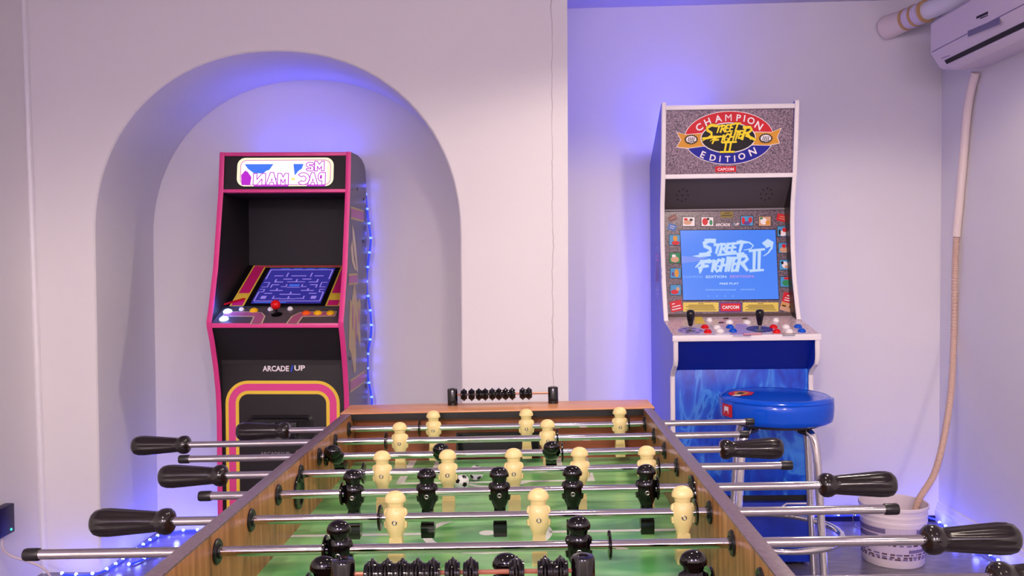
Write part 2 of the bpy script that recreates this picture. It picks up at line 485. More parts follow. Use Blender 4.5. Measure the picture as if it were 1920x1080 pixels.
for q in ((0, 1, 2, 3), (7, 6, 5, 4), (0, 4, 5, 1), (1, 5, 6, 2), (2, 6, 7, 3), (3, 7, 4, 0)): bm.faces.new([vs[i] for i in q])
structure(put('wall_left', bm, PAINT))
# arched wall: a face with an arched opening, a rounded plaster edge and a deep soffit
AX, AW, AS, AT = -0.912, 0.665, 1.235, 1.898
XP = 0.145                                       # the outside corner beside the recess


def arch(grow, n=44):
    pts = [(AX - AW - grow, 0.0), (AX - AW - grow, 0.6)]
    for i in range(n + 1):
        t = PI - PI * i / n
        c, s = math.cos(t), math.sin(t); e = 2 / 2.12
        pts.append((AX + (AW + grow) * math.copysign(abs(c) ** e, c), AS + (AT - AS + grow) * abs(s) ** e))
    pts += [(AX + AW + grow, 0.6), (AX + AW + grow, 0.0)]
    return pts


bm = bmesh.new()
rows = []
for g, y in ((0.016, YA), (0.007, YA + 0.002), (0.002, YA + 0.007), (0, YA + 0.016), (0, YN)):
    rows.append([bm.verts.new((x, y, z)) for x, z in arch(g)])
for a, b in zip(rows, rows[1:]):
    for i in range(len(a) - 1): bm.faces.new((a[i], a[i + 1], b[i + 1], b[i]))
n = len(rows[0])
rim = rows[0]
ol = [bm.verts.new(p) for p in ((-2.0, YA, 0), (-2.0, YA, HC))]; orr = [bm.verts.new(p) for p in ((XP, YA, HC), (XP, YA, 0))]
mid = n // 2
top = bm.verts.new((AX, YA, HC))
bm.faces.new([ol[0], ol[1], top] + [rim[i] for i in range(mid, -1, -1)])
bm.faces.new([top, orr[0], orr[1]] + [rim[i] for i in range(n - 1, mid - 1, -1)])
# pillar return to the recess wall
pb = [bm.verts.new(p) for p in ((XP, YB, HC), (XP, YB, 0))]
bm.faces.new((orr[0], pb[0], pb[1], orr[1]))
bk = [bm.verts.new(p) for p in ((-2.0, YB, 0), (-2.0, YB, HC))]
bm.faces.new((ol[0], bk[0], bk[1], ol[1])); bm.faces.new((ol[1], bk[1], pb[0], orr[0], top))
aw = structure(put('wall_arch', bm, PAINT_ARCH, angle=0.5))
# hairline crack in the plaster of the pillar
m = PAINT_ARCH; nt = m.node_tree; bs = nt.nodes['Principled BSDF']
src = bs.inputs['Base Color'].links[0].from_socket
geo = N(m, 'ShaderNodeNewGeometry'); sep = N(m, 'ShaderNodeSeparateXYZ'); nt.links.new(geo.outputs['Position'], sep.inputs[0])
cz = N(m, 'ShaderNodeCombineXYZ'); nt.links.new(sep.outputs['Z'], cz.inputs['Z'])
nz = N(m, 'ShaderNodeTexNoise', Scale=7.0, Detail=6.0, Roughness=0.65); nt.links.new(cz.outputs[0], nz.inputs['Vector'])
ad = N(m, 'ShaderNodeMath', operation='MULTIPLY_ADD'); nt.links.new(nz.outputs['Fac'], ad.inputs[0]); ad.inputs[1].default_value = -0.03; nt.links.new(sep.outputs['X'], ad.inputs[2])
sb = N(m, 'ShaderNodeMath', operation='SUBTRACT'); nt.links.new(ad.outputs[0], sb.inputs[0]); sb.inputs[1].default_value = 0.074
ab = N(m, 'ShaderNodeMath', operation='ABSOLUTE'); nt.links.new(sb.outputs[0], ab.inputs[0])
n2 = N(m, 'ShaderNodeTexNoise', Scale=4.0, Detail=3.0); nt.links.new(cz.outputs[0], n2.inputs['Vector'])
wd = N(m, 'ShaderNodeMath', operation='MULTIPLY_ADD'); nt.links.new(n2.outputs['Fac'], wd.inputs[0]); wd.inputs[1].default_value = 0.006; wd.inputs[2].default_value = -0.0014
lt = N(m, 'ShaderNodeMath', operation='LESS_THAN'); nt.links.new(ab.outputs[0], lt.inputs[0]); nt.links.new(wd.outputs[0], lt.inputs[1])
fr = N(m, 'ShaderNodeMath', operation='MULTIPLY'); nt.links.new(lt.outputs[0], fr.inputs[0]); fr.inputs[1].default_value = 0.4
mx = N(m, 'ShaderNodeMix', data_type='RGBA'); nt.links.new(fr.outputs[0], mx.inputs['Factor']); nt.links.new(src, mx.inputs['A']); mx.inputs['B'].default_value = rgb(110, 90, 90)
nt.links.new(mx.outputs['Result'], bs.inputs['Base Color'])
structure(put('wall_niche', B(-1.75, 0.0, YN, YN + 0.12, 0, HC - 0.2), PAINT))
# corner bead where the leaning side wall meets the arch wall
bm = bmesh.new()
tube(bm, [(-1.783, YA - 0.004, 0.0), (-1.820, YA - 0.004, 2.2)], 0.012, 8)
structure(put('trim_1', bm, TRIM))
# moulded skirting along the side wall
bm = bmesh.new()
prof = [(0, 0), (-0.016, 0), (-0.016, 0.05), (-0.012, 0.056), (-0.012, 0.066), (-0.007, 0.074), (-0.006, 0.084), (0, 0.088)]
a = [bm.verts.new((XR + x, -2.3, z)) for x, z in prof]; b = [bm.verts.new((XR + x, YB, z)) for x, z in prof]
bm.faces.new(a); bm.faces.new(list(reversed(b)))
for i in range(len(prof)): bm.faces.new((a[i], b[i], b[(i + 1) % len(prof)], a[(i + 1) % len(prof)]))
structure(put('baseboard_right', bm, TRIM, angle=0.3))

structure(put('dark_foot_strip', B(XP + 0.005, XR - 0.018, YB - 0.010, YB - 0.0002, 0.0002, 0.024), flat('navy_strip', (26, 24, 60), 0.4)))  # added dark strip standing in for the gap at the wall's foot

# ================================================================== FOOSBALL TABLE
TR = 0.0173
T0 = Vector((-0.0576, 1.9669, 0.7696))           # centre of the far rod
R_t = Matrix.Rotation(-TR, 4, 'Y')
TY = -0.49                                        # table centre along its length
root_loc = T0 + R_t @ Vector((0, TY, 0)); root_loc.z = T0.z
table = thing('foosball_table', 'wooden foosball table with green field, steel rods, cream and black players', 'foosball table', (root_loc.x, root_loc.y, 0), (0, -TR, 0))
ZR = T0.z                                         # height of the rods above the table's base
MT = Matrix.Translation(table.location) @ R_t
IW = 0.656 / 2; TH = 0.019; RT = 0.029            # inner half width, side thickness, rail above rods
FZ = ZR - 0.088                                   # playing field
YF, YNR = 0.072 - TY, -1.052 - TY                 # inner faces of the two end walls (table frame)
YE, YE2 = 0.150 - TY, -1.130 - TY


def ty(v): return v - TY


for s in (-1, 1):
    side = put('side_panel', B(*sorted((s * IW, s * (IW + TH))), YE2, YE, ZR - 0.20, ZR + RT - 0.003, bev=0.0015), WOOD_IN, table)
    put('rail_cap', B(*sorted((s * (IW - 0.0005), s * (IW + TH + 0.001))), ty(-1.048), ty(0.035), ZR + RT - 0.003, ZR + RT, bev=0.001), RAIL, side)
    for e in (-1, 1):                             # leg blocks, cut to the uneven floor
        x = s * (IW - 0.02); y = (YE - 0.06) if e > 0 else (YE2 + 0.06)
        drop = math.sin(TR) * x
        lb = bmesh.new(); box(lb, x - 0.035, x + 0.035, y - 0.035, y + 0.035, -drop + 0.02, ZR - 0.2, bev=0.004)
        lg = put('leg', lb, WOOD_END, table)
        fb = bmesh.new(); lathe(fb, [(0.022, -drop + 0.001), (0.026, -drop + 0.006), (0.026, -drop + 0.016), (0.012, -drop + 0.022)], Matrix.Translation((x, y, 0)), 16)
        put('foot', fb, BLACK, lg)
GW = 0.092                                        # half width of the goal mouth
for e, yf in ((1, YF), (-1, YNR)):
    yo = yf + e * 0.02; a, b = sorted((yf, yo))
    bm = bmesh.new()
    z0, z1 = ZR - 0.20, ZR + 0.012
    box(bm, -IW, -GW, a, b, z0, z1); box(bm, GW, IW, a, b, z0, z1)
    box(bm, -GW, GW, a, b, ZR - 0.030, z1); box(bm, -GW, GW, a, b, z0, FZ - 0.004)
    ew = put('end_wall', bm, WOOD_END, table)
    g = bmesh.new()
    a3, b3 = sorted((yf - e * 0.003, yo + e * 0.036))
    box(g, -GW - 0.004, -GW, a3, b3, FZ - 0.004, ZR - 0.026); box(g, GW, GW + 0.004, a3, b3, FZ - 0.004, ZR - 0.026)
    box(g, -GW, GW, a3, b3, ZR - 0.030, ZR - 0.026)
    a4, b4 = sorted((yo + e * 0.036, yo + e * 0.040)); box(g, -GW, GW, a4, b4, FZ - 0.004, ZR - 0.026)
    put('goal', g, BLACK, ew)
    # score board on top of the end
    y_in, y_out = (ty(0.035), YE + 0.002) if e > 0 else (ty(-1.048), YE2 - 0.002)
    a5, b5 = sorted((y_in, y_out))
    wo = IW + TH + 0.006
    eb = put('end_board', B(-wo, wo, a5, b5, ZR + RT - 0.016, ZR + RT - 0.002), BLACK, table)
    put('board_top', B(-wo, wo, a5, b5, ZR + RT - 0.002, ZR + RT + 0.001, bev=0.0008), WOOD_TOP, eb)
    put('outer_panel', B(-IW, IW, *sorted((YE if e > 0 else YE2, (YE if e > 0 else YE2) - e * 0.015)), ZR - 0.20, ZR + RT - 0.016), WOOD_END, table)
field = put('playfield', B(-IW, IW, YNR, YF, FZ - 0.012, FZ), FIELD, table)
fc = Canvas(field, (0, 0, FZ), (1, 0, 0), (0, 1, 0), 0.0003)
yc = ty(-0.49)


def mark(name, polys):
    bm = bmesh.new()
    for p in polys: fc.add(bm, p, 1)
    return fc.done(name, bm, LINE_W)


def bar(u0, u1, v0, v1): return ((u0, v0), (u1, v0), (u1, v1), (u0, v1))


mark('center_line', [bar(-IW, -0.103, yc - 0.006, yc + 0.006)])
mark('center_line', [bar(0.103, IW, yc - 0.006, yc + 0.006)])
bm = bmesh.new(); ring(fc, bm, ell(0, yc, 0.108, 0.108), ell(0, yc, 0.093, 0.093), 1); fc.done('center_circle', bm, LINE_W)
bm = bmesh.new(); fc.add(bm, ell(0, yc, 0.014, 0.014, 20), 1); fc.done('center_spot', bm, LINE_W)
for e, ye in ((1, YF), (-1, YNR)):
    d = e
    P = []
    for s in (-1, 1):
        P.append(bar(*sorted((s * 0.188, s * 0.204)), *sorted((ye - d * 0.222, ye))))
        P.append(bar(*sorted((s * 0.128, s * 0.143)), *sorted((ye - d * 0.105, ye))))
    P.append(bar(-0.188, 0.188, *sorted((ye - d * 0.222, ye - d * 0.208)))); P.append(bar(-0.128, 0.128, *sorted((ye - d * 0.105, ye - d * 0.091))))
    mark('penalty_box', P)
    bm = bmesh.new()
    o_ = ell(0, ye - d * 0.175, 0.085, 0.085, 20, 214 if d > 0 else 34, 326 if d > 0 else 146); i_ = ell(0, ye - d * 0.175, 0.072, 0.072, 20, 219 if d > 0 else 39, 321 if d > 0 else 141)
    for i in range(20): fc.add(bm, (o_[i], o_[i + 1], i_[i + 1], i_[i]), 1)
    fc.done('penalty_arc', bm, LINE_W)
# ball entry cups in both sides
for s, px, py in ((-1, 559, 922), (1, 1299, 908)):
    h = hit(MT, px, py, (s * IW, 0, 0), (1, 0, 0))
    bm = bmesh.new()
    Mx = Matrix.Translation((s * IW, h.y, min(h.z, ZR - 0.009))) @ Matrix.Rotation(-s * PI / 2, 4, 'Y')
    lathe(bm, [(0.010, 0.0005), (0.022, 0.002), (0.026, 0.004), (0.029, 0.004), (0.030, 0.002), (0.030, -0.004)], Mx, 28)
    put('ball_cup', bm, GLOSS_BLACK, table)

# --- players
PLAYER_PROF = [(0.0005, 0.0385), (0.005, 0.0380), (0.0095, 0.0362), (0.0128, 0.0330), (0.0150, 0.0285), (0.0156, 0.0250), (0.0152, 0.0234), (0.0120, 0.0226),
               (0.0118, 0.0195), (0.0108, 0.0155), (0.0140, 0.0118), (0.0160, 0.0060), (0.0163, -0.0010), (0.0154, -0.0080), (0.0138, -0.0160), (0.0112, -0.0225), (0.0096, -0.0262), (0.0092, -0.030)]


def player_mesh(name, body):
    bm = bmesh.new()
    prof = list(reversed(PLAYER_PROF))
    lathe(bm, prof, None, 20, 0, sy=0.80)
    # arms as low ridges along the sides
    for s in (-1, 1):
        lathe(bm, [(0.0008, -0.014), (0.004, -0.012), (0.0052, -0.004), (0.0052, 0.004), (0.0036, 0.010), (0.0008, 0.012)], Matrix.Translation((s * 0.0128, 0, 0)) @ Matrix.Diagonal((1, 1.15, 1.15, 1)), 8)
    # legs: loft of rectangles, ending in a foot block
    sec = [(-0.028, 0.0088, 0.0070), (-0.040, 0.0098, 0.0072), (-0.048, 0.0104, 0.0078), (-0.0485, 0.0104, 0.0105), (-0.0505, 0.0108, 0.0110), (-0.0695, 0.0106, 0.0108), (-0.0712, 0.0098, 0.0098)]
    rows = [[bm.verts.new((x * wx, y * wy, z)) for x, y in ((-1, -1), (1, -1), (1, 1), (-1, 1))] for z, wx, wy in sec]
    for a, b in zip(rows, rows[1:]):
        for i in range(4): bm.faces.new((a[i], b[i], b[(i + 1) % 4], a[(i + 1) % 4]))
    bm.faces.new(rows[-1]); bm.faces.new(list(reversed(rows[0])))
    # screw through the chest, facing the near end
    Ms = Matrix.Translation((0, -0.0122, -0.004)) @ Matrix.Rotation(PI / 2, 4, 'X')
    lathe(bm, [(0.0038, -0.002), (0.0038, 0.0008), (0.0030, 0.0012), (0.0016, 0.0002), (0.0004, 0.0000)], Ms, 10, 1)
    bmesh.ops.recalc_face_normals(bm, faces=bm.faces[:])
    me = bpy.data.meshes.new(name); bm.to_mesh(me); bm.free()
    me.materials.append(body); me.materials.append(SCREW)
    for p in me.polygons: p.use_smooth = True
    me.set_sharp_from_angle(angle=0.7)
    return me


P_CREAM = player_mesh('player_cream', CREAM); P_BLACK = player_mesh('player_black', GLOSS_BLACK)
bm = bmesh.new()
MXX = Matrix.Rotation(PI / 2, 4, 'Y')
lathe(bm, [(0.0065, -0.0022), (0.0172, -0.0018), (0.0186, -0.0006), (0.0186, 0.0006), (0.0172, 0.0018), (0.0065, 0.0022)], MXX, 24)
bump_me = put('bumper', bm, GLOSS_BLACK); BUMP = bump_me.data; bpy.data.objects.remove(bump_me)
bm = bmesh.new()
lathe(bm, [(0.0165, -0.0005), (0.0165, 0.002), (0.0150, 0.0035), (0.0090, 0.0038), (0.0088, 0.006), (0.0064, 0.0065)], MXX, 24)
b_ = put('bushing', bm, BLACK); BUSH = b_.data; bpy.data.objects.remove(b_)
bm = bmesh.new()
lathe(bm, [(0.0078, 0.0), (0.0082, 0.002), (0.0082, 0.017), (0.0072, 0.0195), (0.003, 0.020)], MXX, 16)
b_ = put('end_cap', bm, BLACK); CAPM = b_.data; bpy.data.objects.remove(b_)


def handle_mesh():
    """fluted grip along +X: collar at the rod, waist, swelling to a rounded end"""
    Lh = 0.118
    pr = [(0.0085, 0), (0.0150, 0.001), (0.0182, 0.005), (0.0190, 0.011), (0.0180, 0.017), (0.0152, 0.0215), (0.0146, 0.024), (0.0152, 0.030), (0.0168, 0.050), (0.0186, 0.072), (0.0202, 0.092), (0.0200, 0.104), (0.0178, 0.112), (0.0135, 0.1165), (0.006, 0.118)]
    bm = bmesh.new()

    def fl(k, a):
        z = pr[k][1]
        if z < 0.026 or z > 0.113: return 1
        d = min(1, (z - 0.026) / 0.015, (0.113 - z) / 0.012)
        return 1 - 0.10 * max(0, d) * abs(math.cos(a * 4)) ** 6
    lathe(bm, pr, MXX, 48, flute=fl)
    o = put('handle', bm, HANDLE_M, angle=0.9); me = o.data; bpy.data.objects.remove(o)
    return me


HAND = handle_mesh()
# rod rows: team, left end px, right end px (outer side), handle side, player px, bumper px, tilt
ROWS = [
    ('c', 543, 1397, -1, (813, 987, 1162), (787, 1178), 0.05),
    ('c', 355, 1386, -1, (750, 1027), (724, 1045), 0.0),
    ('b', 355, 1350, 1, (629, 829, 1034), (612, 1054), 1.0),
    ('c', 425, 1464, -1, (717, 840, 963.5, 1087, 1213), (682, 1234), 0.0),
    ('b', 396, 1537, 1, (662.5, 801, 936.5, 1073.5, 1212), (642, 1232), 0.05),
    ('c', 325, 1658, -1, (742, 1010, 1280), (713, 1304), 0.0),
    ('b', 74, 1732, 1, (637, 1085), (611, 1143), 0.1),
    ('b', -60, 1858, 1, (609, 950, 1300), (578, 1334), 0.1),
]
for i, (team, pl, pr_, hs, pls, bps, tilt) in enumerate(ROWS):
    yl = ty(-0.14 * i)

    def rx(px):                                   # position along this rod of a photo column
        a, b = -1.2, 1.2
        for _ in range(40):
            m_ = (a + b) / 2; p = MT @ Vector((m_, yl, ZR)); d = p - CAM
            u = 960 + F_PX * d.dot(rt) / d.dot(fw)
            if u < px: a = m_
            else: b = m_
        return (a + b) / 2
    xl, xr = rx(pl), rx(pr_)
    bm = bmesh.new()
    x0, x1 = (xl - 0.02 if hs < 0 else xl - 0.004), (xr + 0.004 if hs < 0 else xr + 0.02)
    lathe(bm, [(0.0065, x0), (0.0065, x1)], MXX, 20)
    rod = put('rod', bm, STEEL, table, (0, yl, ZR), (tilt, 0, 0))
    for px in pls: put_me('player', P_CREAM if team == 'c' else P_BLACK, parent=rod, loc=(rx(px), 0, 0))
    for px in bps: put_me('bumper', BUMP, parent=rod, loc=(rx(px), 0, 0))
    for s in (-1, 1):
        put_me('bushing', BUSH, parent=table, loc=(s * IW, yl, ZR), rot=(0, 0, 0 if s < 0 else PI))
        put_me('bushing', BUSH, parent=table, loc=(s * (IW + TH), yl, ZR), rot=(0, 0, PI if s < 0 else 0))
    if hs < 0:
        put_me('handle', HAND, parent=rod, loc=(xl, 0, 0), rot=(0, 0, PI)); put_me('end_cap', CAPM, parent=rod, loc=(xr, 0, 0))
    else:
        put_me('handle', HAND, parent=rod, loc=(xr, 0, 0)); put_me('end_cap', CAPM, parent=rod, loc=(xl, 0, 0), rot=(0, 0, PI))
# --- score counters on the two end boards
bm = bmesh.new()
lathe(bm, [(0.004, -0.0078), (0.0098, -0.0074), (0.0104, -0.0060), (0.0104, -0.0048), (0.0122, -0.0044), (0.0126, -0.0028), (0.0136, -0.0016), (0.0152, -0.0007), (0.0155, 0.0), (0.0152, 0.0007), (0.0136, 0.0016), (0.0126, 0.0028), (0.0122, 0.0044), (0.0104, 0.0048), (0.0104, 0.0060), (0.0098, 0.0074), (0.004, 0.0078)], MXX, 20)
b_ = put('bead', bm, GLOSS_BLACK, angle=0.4); BEAD = b_.data; bpy.data.objects.remove(b_)
for yl, posts, beads in ((0.124, (848.4, 1036.9), (870, 884.4, 898, 910, 923, 935.5, 948, 960.4, 980, 991.6)),
                         (-1.087, (643.8, 1093.3), (698, 726, 754.5, 783.3, 812, 849, 883, 969, 1022, 1051))):
    y = ty(yl); zt = ZR + RT + 0.001

    def cx(px):
        a, b = -0.4, 0.4
        for _ in range(40):
            m_ = (a + b) / 2; d = MT @ Vector((m_, y, zt + 0.025)) - CAM
            if 960 + F_PX * d.dot(rt) / d.dot(fw) < px: a = m_
            else: b = m_
        return (a + b) / 2
    bm = bmesh.new(); xa, xb = cx(posts[0]), cx(posts[1])
    lathe(bm, [(0.0024, xa), (0.0024, xb)], MXX, 10)
    wire = put('score_wire', bm, mat('copper_wire', rgb(190, 130, 110), 0.3, 0.8), table, (0, y, zt + 0.024))
    for x in (xa, xb):
        bm = bmesh.new(); lathe(bm, [(0.0118, -0.024), (0.0118, 0.012), (0.0105, 0.0145), (0.006, 0.0150), (0.005, 0.0135), (0.0005, 0.0135)], None, 24)
        put('post', bm, GLOSS_BLACK, wire, (x, 0, 0))
    for px in beads: put_me('bead', BEAD, parent=wire, loc=(cx(px), 0, -0.0004))

# --- two balls on the field
ICO = bmesh.new(); bmesh.ops.create_icosphere(ICO, subdivisions=1, radius=1); AXES = [v.co.normalized() for v in ICO.verts]; ICO.free()


def ball(px, py, label, rot):
    bm = bmesh.new(); r = 0.0155
    bmesh.ops.create_icosphere(bm, subdivisions=4, radius=r)
    for f in bm.faces:
        c = f.calc_center_median().normalized()
        if max(c.dot(a) for a in AXES) > math.cos(0.31): f.material_index = 1
    p = hit(MT, px, py, (0, 0, FZ + r), (0, 0, 1))
    o = put('soccer_ball', bm, [flat('ball_white', (236, 236, 240), 0.3), flat('ball_black', (22, 18, 22), 0.3)], None, MT @ (p + Vector((0, 0, 0.0004))), rot, angle=0)
    for f in o.data.polygons: f.use_smooth = True
    return tag(o, label, 'ball', 'small soccer balls on the green field')


ball(866, 904.5, 'small white and black foosball touching a cream player on the green field', (0.5, 0.3, 0.2))
ball(892.5, 887, 'small white and black foosball lying farther up the field behind a steel rod', (0.15, 0.1, 1.0))

# ================================================================== PINK-EDGED ARCADE CABINET IN THE NICHE
PX0, PY0 = -0.909, 3.68
pac = thing('arcade_cabinet', 'black arcade cabinet with pink edges and lit marquee standing in the arched niche', 'arcade cabinet', (PX0, PY0, 0), (0, 0.003, 0))
bpy.context.view_layer.update()
MP = Matrix.Translation(pac.location) @ Matrix.Rotation(0.003, 4, 'Y')
HW = 0.245; ST = 0.016


def py_(v): return v - PY0


front = [(3.345, 1.548), (3.325, 1.403), (3.305, 1.313), (3.26, 1.116), (3.205, 0.968), (3.185, 0.922), (3.188, 0.905), (3.215, 0.849), (3.25, 0.749), (3.272, 0.66), (3.28, 0.58), (3.28, 0.0)]
backp = [(3.66, 0.0), (3.66, 1.46), (3.65, 1.505), (3.62, 1.530), (3.56, 1.546), (3.48, 1.552)]
prof = [(py_(y), z) for y, z in front] + [(py_(y), z) for y, z in backp]
for s in (-1, 1):
    bm = bmesh.new(); prism_x(bm, prof, *sorted((s * HW, s * (HW - ST))))
    sp = put('side_panel', bm, SIDE_PAC if s > 0 else MATTE_BLACK, pac, angle=0.3)
    bm = bmesh.new(); strip_x(bm, [(py_(y), z) for y, z in front], s * (HW - ST / 2), 0.0185, 0.004)
    put('edge_molding', bm, PINK, sp, angle=0.5)
    if s > 0: SIDE_R = sp
iw = HW - ST
put('back_panel', B(-iw, iw, py_(3.63), py_(3.645), 0.02, 1.53), MATTE_BLACK, pac)
put('top_panel', B(-iw, iw, py_(3.36), py_(3.62), 1.515, 1.528), MATTE_BLACK, pac)
# marquee: black panel with a lit, rounded window; printed letters run backwards, as in the photo
bm = bmesh.new(); prism_x(bm, [(py_(3.352), 1.540), (py_(3.332), 1.408), (py_(3.40), 1.390), (py_(3.60), 1.390), (py_(3.60), 1.40), (py_(3.42), 1.405), (py_(3.40), 1.540)], -iw, iw)
mq = put('marquee', bm, MATTE_BLACK, pac, angle=0.3)
for z0, z1, y in ((1.534, 1.548, 3.340), (1.396, 1.409, 3.322)):
    put('marquee_strip', B(-iw, iw, py_(y), py_(y + 0.05), z0, z1, bev=0.003), PINK, mq)
vdir = Vector((0, 0.020, 0.132)).normalized()
mc = Canvas(mq, (0.0, py_(3.342) - 0.0012, 1.474), (1, 0, 0), vdir)
hu, hv = 0.181, 0.0545
bm = bmesh.new(); mc.add(bm, rrect(-hu, hu, -hv, hv, 0.03), 1); glow = mc.done('lit_window', bm, M_CREAM)
bm = bmesh.new(); ring(mc, bm, rrect(-hu + .012, hu - .010, -hv + .004, hv - .008, 0.024), rrect(-hu + .0145, hu - .0125, -hv + .0065, hv - .0105, 0.022), 2); mc.done('pink_line', bm, M_PINK)
bm = bmesh.new(); mc.add(bm, ((-0.153, 0.030), (-0.045, 0.030), (-0.06, 0.008), (-0.072, 0.004), (-0.082, -0.006), (-0.118, -0.004), (-0.14, 0.012)), 3)
mc.add(bm, ((0.030, 0.030), (0.068, 0.030), (0.062, 0.012), (0.05, 0.004), (0.036, -0.014)), 3); mc.add(bm, ((-0.038, -0.016), (-0.03, -0.03), (-0.046, -0.03)), 3)
mc.done('blue_field', bm, M_BLUE)
bm = bmesh.new()


def mqp(x, y): return ((x - 905) * 0.362 / 1450, (415 - y) * 0.109 / 450)


BLOCKS = [[(432, 620), (432, 440), (485, 440), (485, 535), (562, 440), (615, 440), (615, 620), (562, 620), (562, 525), (485, 620)],
          [(622, 620), (684, 425), (735, 425), (790, 620), (745, 620), (732, 580), (683, 580), (668, 620)],
          [(795, 620), (795, 440), (850, 440), (878, 500), (905, 440), (958, 440), (958, 620), (910, 620), (910, 530), (878, 590), (845, 530), (845, 620)],
          [(1180 + 96 * math.cos(math.radians(a)), 525 - 96 * math.sin(math.radians(a))) for a in range(-140, 141, 14)] + [(1180 + 42 * math.cos(math.radians(a)), 525 - 42 * math.sin(math.radians(a))) for a in range(135, -136, -15)],
          [(1250, 620), (1300, 430), (1345, 430), (1400, 620), (1355, 620), (1344, 583), (1304, 583), (1294, 620)],
          [(1460, 620), (1460, 560), (1430, 560), (1404, 530), (1404, 465), (1430, 430), (1512, 430), (1512, 620)],
          [(1345, 405), (1345, 250), (1385, 250), (1418, 300), (1450, 250), (1490, 250), (1490, 405), (1450, 405), (1450, 330), (1418, 380), (1388, 330), (1388, 405)],
          [(1222, 285), (1250, 268), (1310, 268), (1335, 290), (1335, 322), (1310, 345), (1268, 350), (1268, 372), (1335, 366), (1330, 395), (1300, 405), (1245, 405), (1222, 385), (1222, 345), (1250, 322), (1290, 318), (1290, 302), (1222, 308)]]
BLOCKS[7] = [(2557 - x, y) for x, y in BLOCKS[7]][::-1]
for bl in BLOCKS:
    P = [mqp(*p) for p in bl]
    mc.add(bm, P, 5, 0)
    for a, b in zip(P, P[1:] + P[:1]): mc.stroke(bm, [a, b], 0.0030, 0.0030, 6, 1)
mc.add(bm, [mqp(*p) for p in ((697, 560), (722, 560), (710, 500))], 6, 1); mc.add(bm, [mqp(*p) for p in ((1312, 565), (1336, 565), (1324, 505))], 6, 1); mc.add(bm, [mqp(*p) for p in ((1430, 470), (1460, 470), (1460, 525), (1430, 525))], 6, 1)
mc.add(bm, [mqp(*p) for p in ((1000, 545), (1056, 545), (1056, 512), (1000, 512))], 5, 2)
mc.add(bm, [mqp(*p) for p in ((440, 645), (960, 645), (960, 626), (440, 626))], 4, 1); mc.add(bm, [mqp(*p) for p in ((1230, 645), (1512, 645), (1512, 626), (1230, 626))], 4, 1)
mc.add(bm, rrect(-0.164, 0.158, -0.048, 0.041, 0.016), 2.5, 0)
mc.done('lettering', bm, [M_WHITE, M_MAG, mat('lit_yellow', (0.1, 0.1, 0.05, 1), 0.3, emit=rgb(255, 225, 120), estr=1.0)])
bm = bmesh.new(); mc.add(bm, ((-0.162, -0.05), (-0.13, -0.05), (-0.126, -0.02), (-0.14, 0.0), (-0.15, 0.006), (-0.165, -0.012)), 3); mc.done('purple_patch', bm, M_MAG)
# monitor: sloping deck with a printed border and a maze on the screen
mo0, mo1 = Vector((0, py_(3.31), 0.974)), Vector((0, py_(3.615), 1.126))
mv = (mo1 - mo0).normalized(); mn = Vector((1, 0, 0)).cross(mv)
bm = bmesh.new(); prism_x(bm, [(mo0.y, mo0.z), (mo1.y, mo1.z), (mo1.y, mo1.z - 0.015), (mo0.y, mo0.z - 0.015)], -iw, iw)
mon = put('monitor_bezel', bm, BLK, pac)
mcv = Canvas(mon, mo0, (1, 0, 0), mv, 0.0006)
LM = (mo1 - mo0).length
bm = bmesh.new()
uu = 0.205
for s in (-1, 1):
    mcv.add(bm, bar(*sorted((s * 0.152, s * uu)), 0.0, LM - 0.004), 1, 1)
    mcv.add(bm, bar(*sorted((s * 0.158, s * (uu - 0.006))), 0.10, LM - 0.02), 2, 0)
    mcv.add(bm, bar(*sorted((s * 0.158, s * (uu - 0.006))), 0.004, 0.045), 2, 0)
mcv.add(bm, bar(-0.152, 0.152, LM - 0.022, LM - 0.004), 1, 1); mcv.add(bm, bar(-uu + .006, uu - .006, LM - 0.019, LM - 0.007), 2, 0)
mcv.add(bm, ((-0.225, 0.004), (-0.16, 0.045), (-0.158, 0.058), (-0.17, 0.06), (-0.235, 0.016)), 3, 2)
mcv.done('border_print', bm, [MAG, YEL, RED])
bm = bmesh.new(); mcv.add(bm, bar(-0.131, 0.131, 0.02, LM - 0.028), 1, 0)
W = 0.0048


def mz(u0, u1, v0, v1): mcv.add(bm, bar(u0, u1, v0, v1), 2, 1)


v0_, v1_ = 0.038, LM - 0.045
for u in (-0.124, 0.124): mz(u - W / 2, u + W / 2, v0_, v0_ + 0.07); mz(u - W / 2, u + W / 2, v1_ - 0.08, v1_)
mz(-0.124, 0.124, v0_ - W / 2, v0_ + W / 2); mz(-0.124, 0.124, v1_ - W / 2, v1_ + W / 2)
for s in (-1, 1):
    def ms(a, b, c, d): mz(*sorted((s * a, s * b)), c, d)
    for a, b, c, d in ((0.085, 0.105, 0.055, 0.078), (0.03, 0.062, 0.055, 0.060), (0.055, 0.060, 0.055, 0.078), (0.07, 0.1, 0.095, 0.101), (0.035, 0.085, 0.118, 0.124), (0.057, 0.063, 0.118, 0.138), (0.085, 0.09, 0.145, 0.17), (0.06, 0.09, 0.165, 0.171),
                       (0.03, 0.05, 0.15, 0.155), (0.028, 0.033, 0.15, 0.172), (0.05, 0.085, 0.188, 0.194), (0.079, 0.085, 0.188, 0.215), (0.02, 0.055, 0.212, 0.219), (0.062, 0.098, 0.24, 0.246), (0.045, 0.05, 0.235, 0.27), (0.1, 0.124, 0.148, 0.152), (0.1, 0.104, 0.148, 0.186), (0.1, 0.124, 0.186, 0.19), (0.105, 0.124, 0.108, 0.112), (0.105, 0.109, 0.108, 0.128), (0.105, 0.124, 0.128, 0.132)): ms(a, b, c, d)
